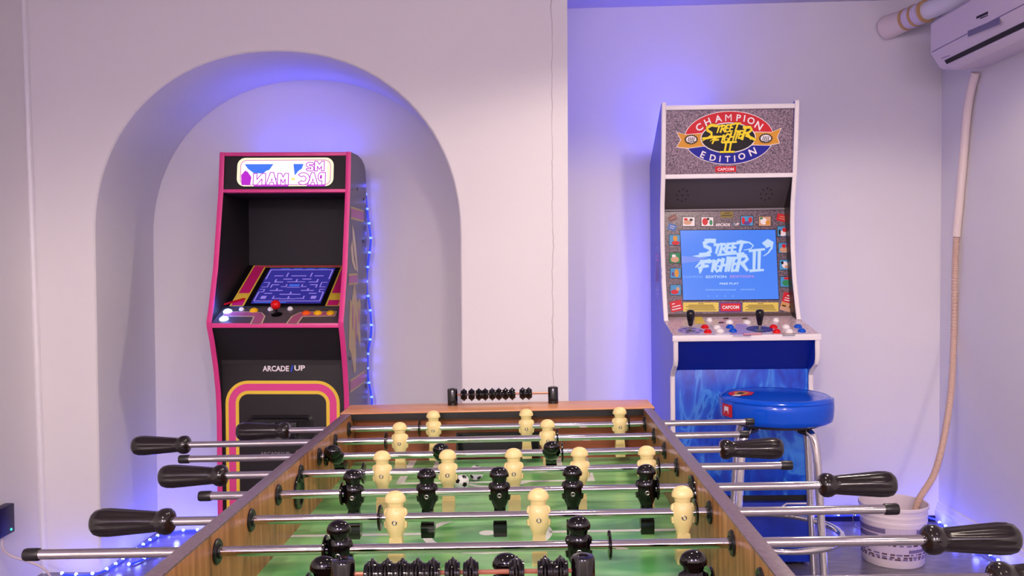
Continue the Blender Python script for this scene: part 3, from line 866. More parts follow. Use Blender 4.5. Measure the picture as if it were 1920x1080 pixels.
mz(-0.03, 0.03, 0.052, 0.057); mz(-0.003, 0.003, 0.052, 0.075); mz(-0.04, 0.04, 0.088, 0.094); mz(-0.003, 0.003, 0.088, 0.11); mz(-0.025, 0.025, 0.145, 0.149); mz(-0.035, 0.035, 0.19, 0.195); mz(-0.003, 0.003, 0.19, 0.215); mz(-0.03, 0.03, 0.24, 0.246)
mcv.add(bm, bar(-0.02, 0.02, 0.155, 0.172), 2, 2)
for u in (-0.07, -0.02, 0.03, 0.08): mcv.add(bm, bar(u - 0.015, u + 0.02, LM - 0.038, LM - 0.033), 2, 2)
mcv.add(bm, bar(-0.12, 0.0, 0.024, 0.030), 2, 2)
mcv.done('screen', bm, [SCR_NAVY, SCR_LILAC, SCR_SKY])
# control panel
c0, c1 = Vector((0, py_(3.192), 0.920)), Vector((0, py_(3.312), 0.968))
cvv = (c1 - c0).normalized()
bm = bmesh.new(); prism_x(bm, [(c0.y, c0.z), (c1.y, c1.z), (c1.y, c1.z - 0.02), (c0.y + 0.004, c0.z - 0.016)], -iw, iw)
cp = put('control_panel', bm, flat('control_grey', (92, 80, 84), 0.25), pac)
put('panel_strip', B(-iw, iw, py_(3.186), py_(3.20), 0.902, 0.919, bev=0.003), PINK, cp)
cc = Canvas(cp, c0, (1, 0, 0), cvv, 0.0006)
for s, ub in ((-1, -0.068), (1, 0.062)):
    bm = bmesh.new()
    out_ = [(ub, 0.0), (ub + s * 0.004, 0.05), (ub + s * 0.014, 0.068), (ub + s * 0.05, 0.072), (ub + s * 0.13, 0.074)]
    cc.stroke(bm, out_, 0.044, 0.044, 1, 1); cc.stroke(bm, out_, 0.034, 0.034, 2, 0)
    cc.done('panel_print', bm, [DUSTY, SIDECREAM])


def button(parent, cv, u, v, r, m, h=0.009, name='button', collar=True):
    bm = bmesh.new()
    Q = Matrix.Translation(cv.pt(u, v, 0)) @ Matrix((cv.U, cv.V, cv.N)).transposed().to_4x4()
    prf = [(r, 0), (r, h * 0.45), (r * 0.92, h * 0.6), (r * 0.74, h * 0.62), (r * 0.72, h * 0.9), (r * 0.6, h * 1.05), (r * 0.3, h * 1.12), (0.0004, h * 1.13)]
    lathe(bm, prf, Q, 20)
    return put(name, bm, m, parent)


for px, py, r, m in ((427, 583, .0165, LIT_BUTTON), (420, 597, .0165, LIT_BUTTON), (453, 579, .010, BWHT), (476, 581, .0155, BYEL), (507, 579, .010, BWHT), (544, 578, .0105, BWHT), (574, 586, .0155, ORANGE), (596, 586, .0155, BYEL), (620, 586, .0155, BYEL)):
    h = hit(MP, px, py + 2, c0, cc.N); d = h - c0
    button(cp, cc, d.x, d.dot(cvv), r, m)
h = hit(MP, 519, 590, c0, cc.N); ju, jv = h.x, (h - c0).dot(cvv)
Q = Matrix.Translation(cc.pt(ju, jv, 0)) @ Matrix((cc.U, cc.V, cc.N)).transposed().to_4x4()
bm = bmesh.new(); lathe(bm, [(0.020, 0), (0.020, 0.002), (0.012, 0.004), (0.0045, 0.006), (0.0042, 0.028)], Q, 20)
bm2 = lathe(bm, [(0.003, 0.024)] + [(0.0178 * math.sin(t), 0.040 - 0.0178 * math.cos(t)) for t in [0.35 + 0.27 * i for i in range(11)]], Q, 20, 1)
put('joystick', bm, [GLOSS_BLACK, BRED], cp)
# lower body: kick panel, door panel with a printed frame, coin door
bm = bmesh.new(); prism_x(bm, [(py_(3.202), 0.905), (py_(3.286), 0.776), (py_(3.286), 0.76), (py_(3.32), 0.76), (py_(3.32), 0.905)], -iw, iw); put('kick_panel', bm, MATTE_BLACK, pac, angle=0.3)
fp = put('front_panel', B(-iw, iw, py_(3.29), py_(3.306), 0.02, 0.772, bev=0.001), MATTE_BLACK, pac)
fcv = Canvas(fp, (-0.004, py_(3.29), 0), (1, 0, 0), (0, 0, 1), 0.0006)
bm = bmesh.new()
for g0, g1, mi in ((0, 0.0115, 0), (0.0115, 0.0375, 1), (0.0375, 0.050, 0)):
    ring(fcv, bm, rrect(-0.2125 + g0, 0.2125 - g0, 0.10 + g0, 0.699 - g0, 0.085 - g0, 10), rrect(-0.2125 + g1, 0.2125 - g1, 0.10 + g1, 0.699 - g1, 0.085 - g1, 10), 1, mi)
fcv.done('frame_print', bm, [YEL, flat('frame_pink', (224, 74, 146), 0.3)])
bm = bmesh.new()
fcv.glyph(bm, 'ARCADE', -0.024, 0.744, 0.021, 2, 0, wd=0.098, off=0.03); fcv.glyph(bm, '1', 0.036, 0.744, 0.025, 2, 1, off=0.03, shear=0.2); fcv.glyph(bm, 'UP', 0.065, 0.746, 0.020, 2, 0, wd=0.040, off=0.03)
fcv.done('lettering', bm, [WHT, flat('logo_blue', (40, 80, 220))])
bm = bmesh.new(); dd = rrect(-0.130, 0.115, 0.455, 0.572, 0.022); di = rrect(-0.120, 0.105, 0.465, 0.562, 0.016)
o3 = [bm.verts.new((u - 0.004, py_(3.29), v)) for u, v in dd]; i3 = [bm.verts.new((u - 0.004, py_(3.282), v)) for u, v in di]; c3 = [bm.verts.new((u * 0.9 - 0.005, py_(3.288), 0.5135 + (v - 0.5135) * 0.85)) for u, v in di]
nn = len(o3)
for i in range(nn):
    bm.faces.new((o3[i], o3[(i + 1) % nn], i3[(i + 1) % nn], i3[i])); bm.faces.new((i3[i], i3[(i + 1) % nn], c3[(i + 1) % nn], c3[i]))
bm.faces.new(c3)
cd = put('coin_door', bm, BLACK, pac, angle=0.5)
for u in (-0.05, 0.03): put('coin_slot', B(u - 0.02, u + 0.02, py_(3.280), py_(3.289), 0.485, 0.545, bev=0.003), GLOSS_BLACK, cd)
bm = bmesh.new(); fcv.glyph(bm, 'ARCADE1UP', -0.03, 0.427, 0.014, 2, 0, wd=0.11, off=0.03); bm = bm; fcv.done('lower_lettering', bm, GREY)
bm = bmesh.new(); lathe(bm, [(0.010, 0), (0.010, 0.004), (0.006, 0.008), (0.0005, 0.009)], Matrix.Translation((0.052, py_(3.29), 0.434)) @ Matrix.Rotation(PI / 2, 4, 'X'), 16); put('chrome_stud', bm, CHROME, fp)  # small chrome dome beside the lower lettering
# printed side art: bars and loose, plain shapes (no figure)
sc = Canvas(SIDE_R, (HW, py_(3.2), 0), (0, 1, 0), (0, 0, 1), 0.0005)


def sbar(y0, y1, z0, z1, nm):
    bm = bmesh.new(); sc.add(bm, bar(y0 - 3.2, y1 - 3.2, z0, z1), 1, 0); sc.add(bm, bar(y0 - 3.2, y1 - 3.2, z0 + 0.007, z1 - 0.007), 2, 1)
    sc.done(nm, bm, [SIDEYEL, SIDEPINK])


sbar(3.335, 3.60, 1.298, 1.345, 'side_band'); sbar(3.285, 3.46, 1.052, 1.094, 'side_band'); sbar(3.30, 3.60, 0.652, 0.70, 'side_band')
bm = bmesh.new()
for pts in ([(3.36, 1.28), (3.40, 1.25), (3.43, 1.20), (3.47, 1.10), (3.45, 1.10), (3.40, 1.17), (3.37, 1.22)], [(3.33, 1.19), (3.36, 1.22), (3.39, 1.15), (3.44, 1.105), (3.40, 1.11), (3.35, 1.14)]):
    sc.add(bm, [(y - 3.2, z) for y, z in pts], 1, 1)
blob = [(3.24, .90), (3.23, .82), (3.27, .80), (3.30, .76), (3.33, .715), (3.36, .72), (3.37, .78), (3.36, .84), (3.40, .86), (3.44, .80), (3.46, .83), (3.45, .90), (3.47, .97), (3.44, 1.00), (3.40, .98), (3.37, 1.03), (3.35, 1.065), (3.32, 1.03), (3.29, .99), (3.26, 1.0), (3.25, .95)]
sc.add(bm, [(y - 3.2 + 0.05, z) for y, z in blob], 1, 0)
for y, z, a_, b_2 in ((3.36, 0.93, 0.012, 0.05), (3.42, 0.88, 0.014, 0.06), (3.48, 0.93, 0.012, 0.03)):
    sc.add(bm, ell(y - 3.2, z, a_, b_2, 14), 2, 2)
sc.done('side_print', bm, [SIDEYEL, SIDECREAM, SIDEPINK])
for y, z in ((3.47, 1.42), (3.60, 1.39), (3.58, 1.22), (3.30, 0.78), (3.62, 0.635)):
    bm = bmesh.new(); lathe(bm, [(0.006, 0.0), (0.006, 0.002), (0.0005, 0.0025)], Matrix.Translation((HW, py_(y), z)) @ Matrix.Rotation(PI / 2, 4, 'Y'), 10); put('bolt', bm, BLACK, SIDE_R)

# ================================================================== WHITE-EDGED BLUE CABINET IN THE RECESS
SX0, SY0, SRR = 0.792, 3.83, -0.008
sf = thing('arcade_cabinet', 'tall blue arcade cabinet with white edges and granite print, behind the bar stool', 'arcade cabinet', (SX0, SY0, 0), (0, SRR, 0))
MS = Matrix.Translation(sf.location) @ Matrix.Rotation(SRR, 4, 'Y')
SW = 0.262


def sy_(v): return v - SY0


front_u = [(3.465, 1.745), (3.480, 1.62), (3.50, 1.47), (3.528, 1.36), (3.535, 1.28), (3.53, 1.18), (3.51, 1.06), (3.475, 0.955), (3.455, 0.905), (3.25, 0.868)]
front_l = [(3.235, 0.862), (3.235, 0.78), (3.245, 0.76), (3.30, 0.728), (3.312, 0.71), (3.312, 0.265)]
fr_all = front_u + front_l
prof = [(sy_(y), z) for y, z in fr_all] + [(sy_(3.312), 0.02), (sy_(3.82), 0.02), (sy_(3.82), 1.535), (sy_(3.815), 1.545), (sy_(3.485), 1.742)]
sidew = SW - ST
for s in (-1, 1):
    bm = bmesh.new(); prism_x(bm, prof, *sorted((s * SW, s * sidew)))
    sp = put('side_panel', bm, SF_BLUE, sf, angle=0.3)
    bm = bmesh.new(); strip_x(bm, [(sy_(y), z) for y, z in front_u[:-1]], s * (SW - ST / 2), 0.017, 0.005); put('edge_molding', bm, WHITE_P, sp, angle=0.5)
    bm = bmesh.new(); strip_x(bm, [(sy_(y), z) for y, z in front_l], s * (SW - ST / 2), 0.017, 0.005); put('edge_molding', bm, WHITE_P, sp, angle=0.5)
    if s < 0: SIDE_L = sp
put('back_panel', B(-sidew, sidew, sy_(3.79), sy_(3.805), 0.02, 1.53), SF_SHADEBLUE, sf)
bm = bmesh.new(); prism_x(bm, [(sy_(3.50), 1.722), (sy_(3.80), 1.540), (sy_(3.79), 1.528), (sy_(3.50), 1.705)], -sidew, sidew); put('top_panel', bm, SF_BLUE, sf)
# marquee
bm = bmesh.new(); prism_x(bm, [(sy_(3.478), 1.722), (sy_(3.508), 1.470), (sy_(3.53), 1.470), (sy_(3.51), 1.722)], -sidew, sidew)
mq = put('marquee', bm, GRANITE, sf)
put('marquee_strip', B(-sidew, sidew, sy_(3.468), sy_(3.51), 1.716, 1.734, bev=0.002), WHITE_P, mq)
put('marquee_strip', B(-sidew, sidew, sy_(3.496), sy_(3.53), 1.455, 1.472, bev=0.002), WHITE_P, mq)
kk = 0.492 / 1175
mv2 = Vector((0, -0.030, 0.252)).normalized()
mc = Canvas(mq, (0, sy_(3.493), 1.596), (1, 0, 0), mv2, 0.0005)


def q(x, y): return ((x - 850) * kk, (430 - y) * kk)


bm = bmesh.new()
cx_, cy_ = q(848, 398); A, Bq = 412 * kk, 244 * kk
mc.add(bm, ell(cx_, cy_, A, Bq, 56), 1, 0)
mc.add(bm, ell(cx_, cy_, A - 6 * kk, Bq - 6 * kk, 40, 0, 180), 2, 1); mc.add(bm, ell(cx_, cy_, A - 6 * kk, Bq - 6 * kk, 40, 180, 360), 2, 2)
rib = [(362, 335), (440, 360), (600, 350), (1100, 345), (1240, 350), (1330, 312), (1295, 398), (1318, 455), (1220, 475), (1080, 470), (600, 475), (465, 492), (362, 478), (402, 410)]
mc.add(bm, [q(*p) for p in rib], 3, 0)
mc.add(bm, [q(850 + (x - 850) * 0.985, 408 + (y - 408) * 0.92) for x, y in rib], 4, 3)
mc.add(bm, ell(cx_ - 8 * kk, cy_, 254 * kk, 140 * kk, 44), 5, 0); mc.add(bm, ell(cx_ - 8 * kk, cy_, 246 * kk, 130 * kk, 44), 6, 4)
emb = mc.done('emblem', bm, [WHT, RED, NAVY, GOLD, BLK])
CHAMP = (('C', 572, 298, 66, .55), ('H', 648, 250, 62, .42), ('A', 745, 222, 62, .2), ('M', 838, 215, 60, .02), ('P', 932, 218, 60, -.08), ('I', 985, 224, 60, -.15), ('O', 1046, 246, 62, -.32), ('N', 1118, 292, 66, -.55))
EDIT = (('E', 610, 548, 62, -.42), ('D', 702, 578, 58, -.2), ('I', 768, 588, 58, -.1), ('T', 838, 591, 56, 0), ('I', 903, 588, 58, .08), ('O', 968, 568, 60, .2), ('N', 1066, 528, 66, .42))
for WORD in (CHAMP, EDIT):
    bm = bmesh.new()
    for ch, x, y, h_, rot in WORD:
        c_ = q(x, y); mc.glyph(bm, ch, c_[0], c_[1], h_ * kk, 7, 0, rot=rot, off=0.0 if ch == 'M' else 0.022, sx=1.04)
    mc.done('curved_lettering', bm, WHT)
bm = bmesh.new()
LET = [('S', 612, 700, 400, 280, 24), ('T', 716, 765, 350, 290, 15), ('R', 762, 808, 346, 286, 15), ('E', 806, 846, 342, 281, 14), ('E', 846, 884, 338, 276, 14), ('T', 880, 934, 338, 268, 16),
       ('F', 690, 768, 448, 385, 17), ('I', 768, 795, 440, 372, 16), ('G', 794, 842, 436, 362, 15), ('H', 842, 890, 428, 352, 15), ('T', 884, 936, 420, 338, 16), ('E', 930, 966, 402, 336, 15), ('R', 955, 1050, 412, 305, 23)]
for grow, k, mi in ((6, 8, 1), (0, 10, 0)):
    for ch, x0, x1, y0, y1, wd in LET:
        a, b = q(x0, y0), q(x1, y1)
        brush(mc, bm, ch, a[0], b[0], a[1], b[1], (wd * 1.22 + grow) * kk, k, mi, 0.22)
    for n_, seg in enumerate((((785, 440), (915, 436)), ((768, 526), (896, 526)), ((822, 440), (808, 526)), ((866, 440), (852, 526)))):
        mc.stroke(bm, [q(*seg[0]), q(*seg[1])], (17 + grow) * kk, (17 + grow) * kk, k + 0.9 + 0.1 * n_, mi)
    mc.stroke(bm, [q(700, 392), q(640, 400), q(598, 424)], (20 + grow) * kk, 6 * kk, k + 1.3, mi); mc.stroke(bm, [q(770, 384), q(715, 400), q(672, 424)], (18 + grow) * kk, 5 * kk, k + 1.4, mi); mc.stroke(bm, [q(1000, 380), q(1050, 400), q(1086, 420)], (20 + grow) * kk, (24 + grow) * kk, k + 1.5, mi)
mc.done('brush_lettering', bm, [LYEL, BLK])
for cx2 in (500, 1185):
    bm = bmesh.new(); n_ = 18
    star = []
    for i in range(2 * n_):
        rr = 1 if i % 2 == 0 else 0.8
        star.append(q(cx2 + 68 * rr * math.cos(PI * i / n_), 408 + 48 * rr * math.sin(PI * i / n_)))
    mc.add(bm, star, 6, 1); mc.add(bm, ell(*q(cx2, 408), 48 * kk, 33 * kk, 20), 7, 0)
    for i in range(4): mc.stroke(bm, [q(cx2 - 28 + i * 16, 424), q(cx2 - 20 + i * 16, 390)], 7 * kk, 7 * kk, 8, 1)
    mc.stroke(bm, [q(cx2 - 36, 436), q(cx2 + 36, 428)], 6 * kk, 6 * kk, 8, 1)
    mc.done('burst_print', bm, [WHT, BLK])
bm = bmesh.new(); a, b = q(728, 710), q(920, 658); mc.add(bm, bar(a[0], b[0], a[1], b[1]), 1, 0); c_ = q(824, 685)
mc.glyph(bm, 'CAPCOM', c_[0], c_[1], 26 * kk, 2, 1, wd=150 * kk, off=0.03); mc.done('maker_plate', bm, [RED, WHT])
# speaker panel and its perforations
spk0, spk1 = Vector((0, sy_(3.512), 1.456)), Vector((0, sy_(3.618), 1.344))
bm = bmesh.new(); prism_x(bm, [(spk0.y, spk0.z), (spk1.y, spk1.z), (spk1.y + 0.012, spk1.z + 0.012), (spk0.y + 0.012, spk0.z + 0.006)], -sidew, sidew)
spk = put('speaker_panel', bm, SPEAKER_P, sf)
put('panel_lip', B(-sidew, sidew, sy_(3.606), sy_(3.62), 1.336, 1.343), GREY, spk)
sv = (spk0 - spk1).normalized()
spc = Canvas(spk, spk1, (1, 0, 0), sv, 0.0006)
for u0 in (-0.168, 0.162):
    bm = bmesh.new()
    for i in range(8):
        spc.add(bm, ell(u0 + 0.022 * math.cos(PI * i / 4), 0.072 + 0.03 * math.sin(PI * i / 4), 0.0028, 0.004, 8), 1)
    spc.add(bm, ell(u0, 0.072, 0.0028, 0.004, 8), 1)
    spc.done('speaker_holes', bm, BLK)
# screen bezel
b0, b1 = Vector((0, sy_(3.535), 0.915)), Vector((0, sy_(3.612), 1.338))
bv = (b1 - b0).normalized()
bm = bmesh.new(); prism_x(bm, [(b0.y, b0.z), (b1.y, b1.z), (b1.y + 0.012, b1.z), (b0.y + 0.012, b0.z)], -sidew, sidew)
bez = put('screen_bezel', bm, GRANITE_D, sf)
bc = Canvas(bez, b0, (1, 0, 0), bv, 0.0006)
CHEEK = flat('cheek_brown', (46, 38, 38))
for s in (-1, 1):
    bm = bmesh.new(); prism_x(bm, [(sy_(y + 0.004), z) for y, z in front_u[2:9]] + [(sy_(3.64), 0.91), (sy_(3.64), 1.466)], *sorted((s * (sidew - 0.0012), s * sidew)))
    put('inner_cheek', bm, CHEEK, bez, angle=0)


def bq(x, y):                                     # crop pixel of the bezel -> panel metres
    h = hit(MS, 1200 + x / 3.858, 380 + y / 3.858, b0, bc.N); d = h - b0
    return (d.x, d.dot(bv))


def quad(x, y, w_, h_, rot=0):
    c, s = math.cos(rot), math.sin(rot)
    return [bq(x + (dx * w_ * c - dy * h_ * s) / 2, y + (dx * w_ * s + dy * h_ * c) / 2) for dx, dy in ((-1, 1), (1, 1), (1, -1), (-1, -1))]


pal = [BLK, SKY, RED, SKIN, GRN, WHT, GOLD, PURP]


def card(x, y, w_, h_, bg, spots):
    bm = bmesh.new(); bc.add(bm, quad(x, y, w_ + 8, h_ + 8), 1, 0); bc.add(bm, quad(x, y, w_, h_), 2, bg)
    for k, (dx, dy, a, b, m_) in enumerate(spots):
        c = bq(x + dx * w_, y + dy * h_); e = bq(x + (dx + a) * w_, y + (dy + b) * h_)
        bc.add(bm, ell(c[0], c[1], abs(e[0] - c[0]), abs(e[1] - c[1]), 14), 3 + k, m_)
    bc.done('picture_card', bm, pal)


card(352, 138, 86, 64, 5, [(-.1, .1, .35, .25, 3), (.2, -.2, .15, .15, 0), (-.25, -.25, .18, .14, 2)])
card(487, 138, 86, 64, 5, [(-.2, .0, .25, .4, 2), (.3, .1, .14, .3, 4), (.05, -.3, .12, .14, 0)])
card(773, 132, 86, 68, 1, [(-.3, 0, .16, .4, 2), (.28, -.1, .18, .3, 2), (0, .25, .28, .2, 7)])
card(902, 135, 86, 68, 3, [(-.1, 0, .3, .35, 5), (.25, .15, .2, .25, 6), (-.3, -.3, .14, .12, 4)])
for (x, y), bg, sp_ in (((250, 270), 1, [(.1, .3, .4, .2, 2), (.05, -.15, .22, .28, 6)]), ((252, 400), 4, [(0, .15, .4, .3, 3), (-.1, -.2, .2, .15, 5)]), ((257, 510), 1, [(.1, 0, .22, .42, 6), (-.25, .1, .12, .2, 7)]), ((258, 632), 1, [(-.1, .2, .38, .22, 2), (.2, -.1, .18, .2, 3)]),
                        ((1032, 208), 1, [(.0, .2, .35, .28, 5), (.15, -.15, .22, .22, 2), (-.3, .1, .12, .3, 0)]), ((1040, 328), 1, [(0, .2, .42, .28, 3), (0, -.2, .2, .2, 2)]), ((1047, 450), 1, [(0, 0, .3, .34, 5), (-.25, -.2, .14, .16, 0), (.15, .2, .18, .16, 3)]), ((1053, 573), 1, [(.05, .1, .38, .3, 4), (.1, -.35, .3, .12, 2)])):
    card(x, y, 76, 72, bg, sp_)


def label_tag(x, y, w_, h_, rot, m_, line_m, lines, nm='print_tag'):
    bm = bmesh.new(); bc.add(bm, quad(x, y, w_, h_, rot), 1, 0)
    c, s = math.cos(rot), math.sin(rot)
    for dx, dy, lw in lines:
        bc.add(bm, quad(x + dx * w_ * c - dy * h_ * s, y + dx * w_ * s + dy * h_ * c, lw * w_, 0.09 * h_ if h_ < 90 else 0.06 * h_, rot), 3, 1)
    bc.done(nm, bm, [m_, line_m])


label_tag(1035, 112, 92, 52, 0.22, RED, SKIN, [(0, -.15, .6), (0, .15, .7)])
label_tag(236, 112, 60, 42, -0.45, flat('brown_tag', (120, 70, 76)), SKIN, [(0, 0, .6)])
label_tag(232, 178, 58, 46, 0.3, flat('blue_tag', (60, 110, 190)), WHT, [(0, -.15, .6), (0, .15, .5)])
label_tag(262, 748, 88, 78, -0.22, RED, WHT, [(-.2, -.25, .25), (0, 0.02, .7), (-.03, .27, .75)])
label_tag(1078, 690, 92, 72, 0.22, RED, WHT, [(0, -.2, .4), (0, .05, .66), (0, .28, .7)])
label_tag(628, 86, 92, 46, 0, flat('olive_tag', (130, 112, 50)), BLK, [(0, -.2, .4), (0, .15, .8)])
bm = bmesh.new(); bc.add(bm, quad(1065, 756, 100, 62, 0.25), 1, 0)
for dx in (-24, 26): bc.add(bm, quad(1065 + dx, 746 + dx * .25, 34, 26, .25), 2, 1); bc.add(bm, quad(1065 + dx, 752 + dx * .25, 30, 9, .25), 3, 2)
bc.done('print_tag', bm, [SKIN, GOLD, BLK])
for x, w_ in ((440, 256), (872, 258)):
    label_tag(x, 755, w_, 66, 0, PALEYEL, flat('olive_line', (150, 130, 60)), [(0, -.38, .16), (0, -.2, .7), (-.02, -.04, .8), (.02, .12, .74), (0, .3, .86)], 'instruction_strip')
bm = bmesh.new(); bc.add(bm, quad(655, 757, 158, 72), 1, 0); bc.add(bm, quad(655, 757, 142, 56), 2, 1); c_ = bq(655, 757); e_ = bq(712, 743); bc.glyph(bm, 'CAPCOM', c_[0], c_[1], abs(e_[1] - c_[1]) * 1.8, 3, 2, wd=abs(e_[0] - c_[0]) * 2.1, off=0.035); bc.done('maker_plate', bm, [PURP, RED, WHT])
bm = bmesh.new(); c_ = bq(598, 160); bc.glyph(bm, 'ARCADE', c_[0], c_[1], 0.0115, 2, 0, wd=0.058, off=0.03); c_ = bq(675, 156); bc.glyph(bm, '1', c_[0], c_[1], 0.012, 2, 1, off=0.03, shear=0.2); c_ = bq(700, 156); bc.glyph(bm, 'UP', c_[0], c_[1], 0.010, 2, 0, wd=0.018, off=0.03); bc.done('bezel_lettering', bm, [WHT, SKY])
# the lit screen
bm = bmesh.new(); bc.add(bm, [bq(*p) for p in ((286, 196), (308, 712), (1008, 704), (984, 192))], 2); bc.done('screen_surround', bm, BLK)
bm = bmesh.new(); bc.add(bm, [bq(*p) for p in ((290, 201), (312, 705), (1003, 698), (979, 197))], 3); bc.done('screen', bm, SCR_BLUE)
bm = bmesh.new()
k1 = abs(bq(700, 400)[0] - bq(600, 400)[0]) / 100
LET2 = [('S', 440, 520, 375, 275, 24), ('T', 528, 575, 368, 305, 15), ('R', 572, 622, 366, 302, 15), ('E', 620, 660, 362, 298, 14), ('E', 658, 696, 358, 295, 14), ('T', 694, 752, 356, 288, 17),
        ('F', 430, 505, 500, 425, 20), ('I', 506, 535, 500, 420, 18), ('G', 534, 578, 500, 415, 18), ('H', 578, 624, 498, 408, 18), ('T', 616, 664, 496, 402, 18), ('E', 660, 694, 494, 400, 16), ('R', 690, 770, 492, 385, 22)]
for grow, k, mi in ((9, 4, 1), (0, 6, 0)):
    for ch, x0, x1, y0, y1, wd in LET2:
        a, b = bq(x0, y0), bq(x1, y1)
        brush(bc, bm, ch, a[0], b[0], a[1], b[1], (wd * 1.2 + grow) * k1, k, mi, 0.2)
    for n_, (pts, wd, we) in enumerate((([(790, 350), (898, 338)], 16, 16), ([(795, 494), (890, 488)], 16, 16), ([(826, 346), (822, 492)], 20, 20), ([(862, 346), (858, 490)], 20, 20),
                        ([(500, 372), (430, 388), (384, 388)], 30, 4), ([(720, 278), (790, 290), (818, 312), (800, 335), (750, 345)], 10, 5), ([(470, 272), (520, 268), (548, 266)], 14, 5), ([(500, 425), (440, 430), (400, 470)], 30, 8), ([(430, 470), (436, 500), (430, 516)], 24, 3), ([(560, 380), (660, 372), (750, 366)], 12, 12),
                        ([(896, 300), (925, 275), (955, 290), (950, 330), (925, 365), (892, 388)], 26, 5), ([(915, 305), (940, 300)], 44, 36))):
        bc.stroke(bm, [bq(*p) for p in pts], (wd + grow) * k1, max(we, 3) * k1, k + 0.9 + 0.08 * n_, mi)
bc.done('screen_logo', bm, [SCR_WHITE, SCR_PALE])
STXT = [SCR_WHITE, SCR_PALE, SCR_PINK]
for txt, x, y, wd, h_, mi in (('CHAMPION', 380, 538, 140, 17, 1), ('EDITION', 550, 537, 148, 19, 0), ('EDITION', 735, 535, 170, 17, 2), ('FREE PLAY', 645, 586, 138, 15, 0)):
    bm = bmesh.new(); c_ = bq(x, y); bc.glyph(bm, txt, c_[0], c_[1], h_ * k1, 5, 0, wd=wd * k1, off=0.02 if mi != 1 else 0.0); bc.done('screen_text', bm, STXT[mi])
bm = bmesh.new()
for x in list(range(478, 690, 15)) + list(range(732, 826, 15)): bc.add(bm, quad(x, 631 if x < 700 else 629, 10, 9), 5)
for x in (492, 556, 615, 672): bc.add(bm, quad(x, 677, 6, 10), 5)
bc.done('screen_small_print', bm, SCR_PALE)['kind'] = 'stuff'
bm = bmesh.new(); bc.add(bm, [bq(300, 385), bq(300, 440), bq(420, 425), bq(500, 392), bq(400, 395)], 3.6)
bc.done('screen_streak', bm, mat('screen_streak', (0, 0, 0, 1), 0.25, emit=rgb(112, 140, 238), estr=1.0))
# control deck
d0, d1 = Vector((0, sy_(3.238), 0.868)), Vector((0, sy_(3.530), 0.919))
dv = (d1 - d0).normalized()
bm = bmesh.new(); prism_x(bm, [(d0.y, d0.z), (d1.y, d1.z), (d1.y, d1.z - 0.02), (d0.y, d0.z - 0.012)], -SW + 0.0002, SW - 0.0002)
dk = put('control_deck', bm, GRANITE_DECK, sf)
put('deck_lip', B(-SW - 0.004, SW + 0.004, sy_(3.226), sy_(3.240), 0.846, 0.868, bev=0.003), WHITE_P, dk)
put('rear_ledge', B(-sidew, sidew, sy_(3.515), sy_(3.535), 0.915, 0.928), flat('ledge_brown', (84, 68, 64)), dk)
dc = Canvas(dk, d0, (1, 0, 0), dv, 0.0005)


def dq(x, y):
    h = hit(MS, 1240 + x / 6, 560 + y / 6, d0, dc.N); d = h - d0
    return (d.x, d.dot(dv))


bm = bmesh.new()
for x, y in ((330, 362), (1105, 345)):
    c = dq(x, y); dc.add(bm, ell(c[0], c[1], 0.052, 0.052, 28), 1, 0); dc.add(bm, ell(c[0], c[1], 0.049, 0.049, 28), 2, 1 if x > 700 else 2)
    for i in range(6): dc.add(bm, ell(c[0] + 0.036 * math.cos(PI * i / 3), c[1] + 0.036 * math.sin(PI * i / 3), 0.007, 0.007, 10), 3, 3)
c1_ = [dq(*p) for p in ((380, 200), (452, 200), (496, 285), (372, 285))]; dc.add(bm, c1_, 1, 4)
dc.add(bm, [dq(*p) for p in ((840, 285), (960, 285), (1000, 330), (1010, 420), (800, 420), (830, 340))], 1, 2)
dc.add(bm, [dq(*p) for p in ((920, 392), (1128, 388), (1132, 412), (922, 416))], 3, 5)
for x0 in range(935, 1115, 22): dc.add(bm, [dq(*p) for p in ((x0, 396), (x0 + 14, 396), (x0 + 14, 408), (x0, 408))], 4, 0)
for x, y in ((725, 222), (935, 222), (672, 268)): dc.add(bm, [dq(*p) for p in ((x - 34, y + 8), (x + 30, y + 8), (x + 34, y - 6), (x - 18, y - 6))], 1, 6)
for x in (690, 1435): dc.add(bm, [dq(*p) for p in ((x - 90, 396), (x + 90, 392), (x + 70, 412), (x - 70, 414))], 1, 6 if x > 1000 else 0)
dc.done('deck_print', bm, [WHT, flat('deck_navy', (50, 44, 130)), LILAC, PURP, YEL, flat('deck_salmon', (224, 96, 96)), BLK])
for x, y, m_ in ((490, 322, BRED), (522, 374, BRED), (627, 328, BWHT), (660, 368, BWHT), (772, 322, BBLU), (806, 366, BBLU), (1262, 322, BRED), (1296, 374, BRED), (1402, 322, BWHT), (1438, 372, BWHT), (1538, 318, BBLU), (1580, 366, BBLU), (765, 268, BWHT), (966, 272, BWHT), (1288, 246, BWHT), (540, 244, BWHT)):
    u, v = dq(x, y + 6); button(dk, dc, u, v, 0.0145 if y > 250 and y != 244 else 0.012, m_, 0.011)
for x, y in ((328, 366), (1106, 360)):
    u, v = dq(x, y)
    Q = Matrix.Translation(dc.pt(u, v, 0)) @ Matrix.Rotation(0.05, 4, 'X')
    bm = bmesh.new(); lathe(bm, [(0.018, 0), (0.018, 0.002), (0.008, 0.005), (0.0045, 0.006), (0.0045, 0.024)], Q, 18, 0)
    lathe(bm, [(0.006, 0.020), (0.0085, 0.024), (0.0105, 0.034), (0.0135, 0.048), (0.0158, 0.060), (0.0158, 0.068), (0.0135, 0.0745), (0.008, 0.078), (0.0005, 0.079)], Q, 18, 1)
    put('joystick', bm, [SCREW, GLOSS_BLACK], dk)
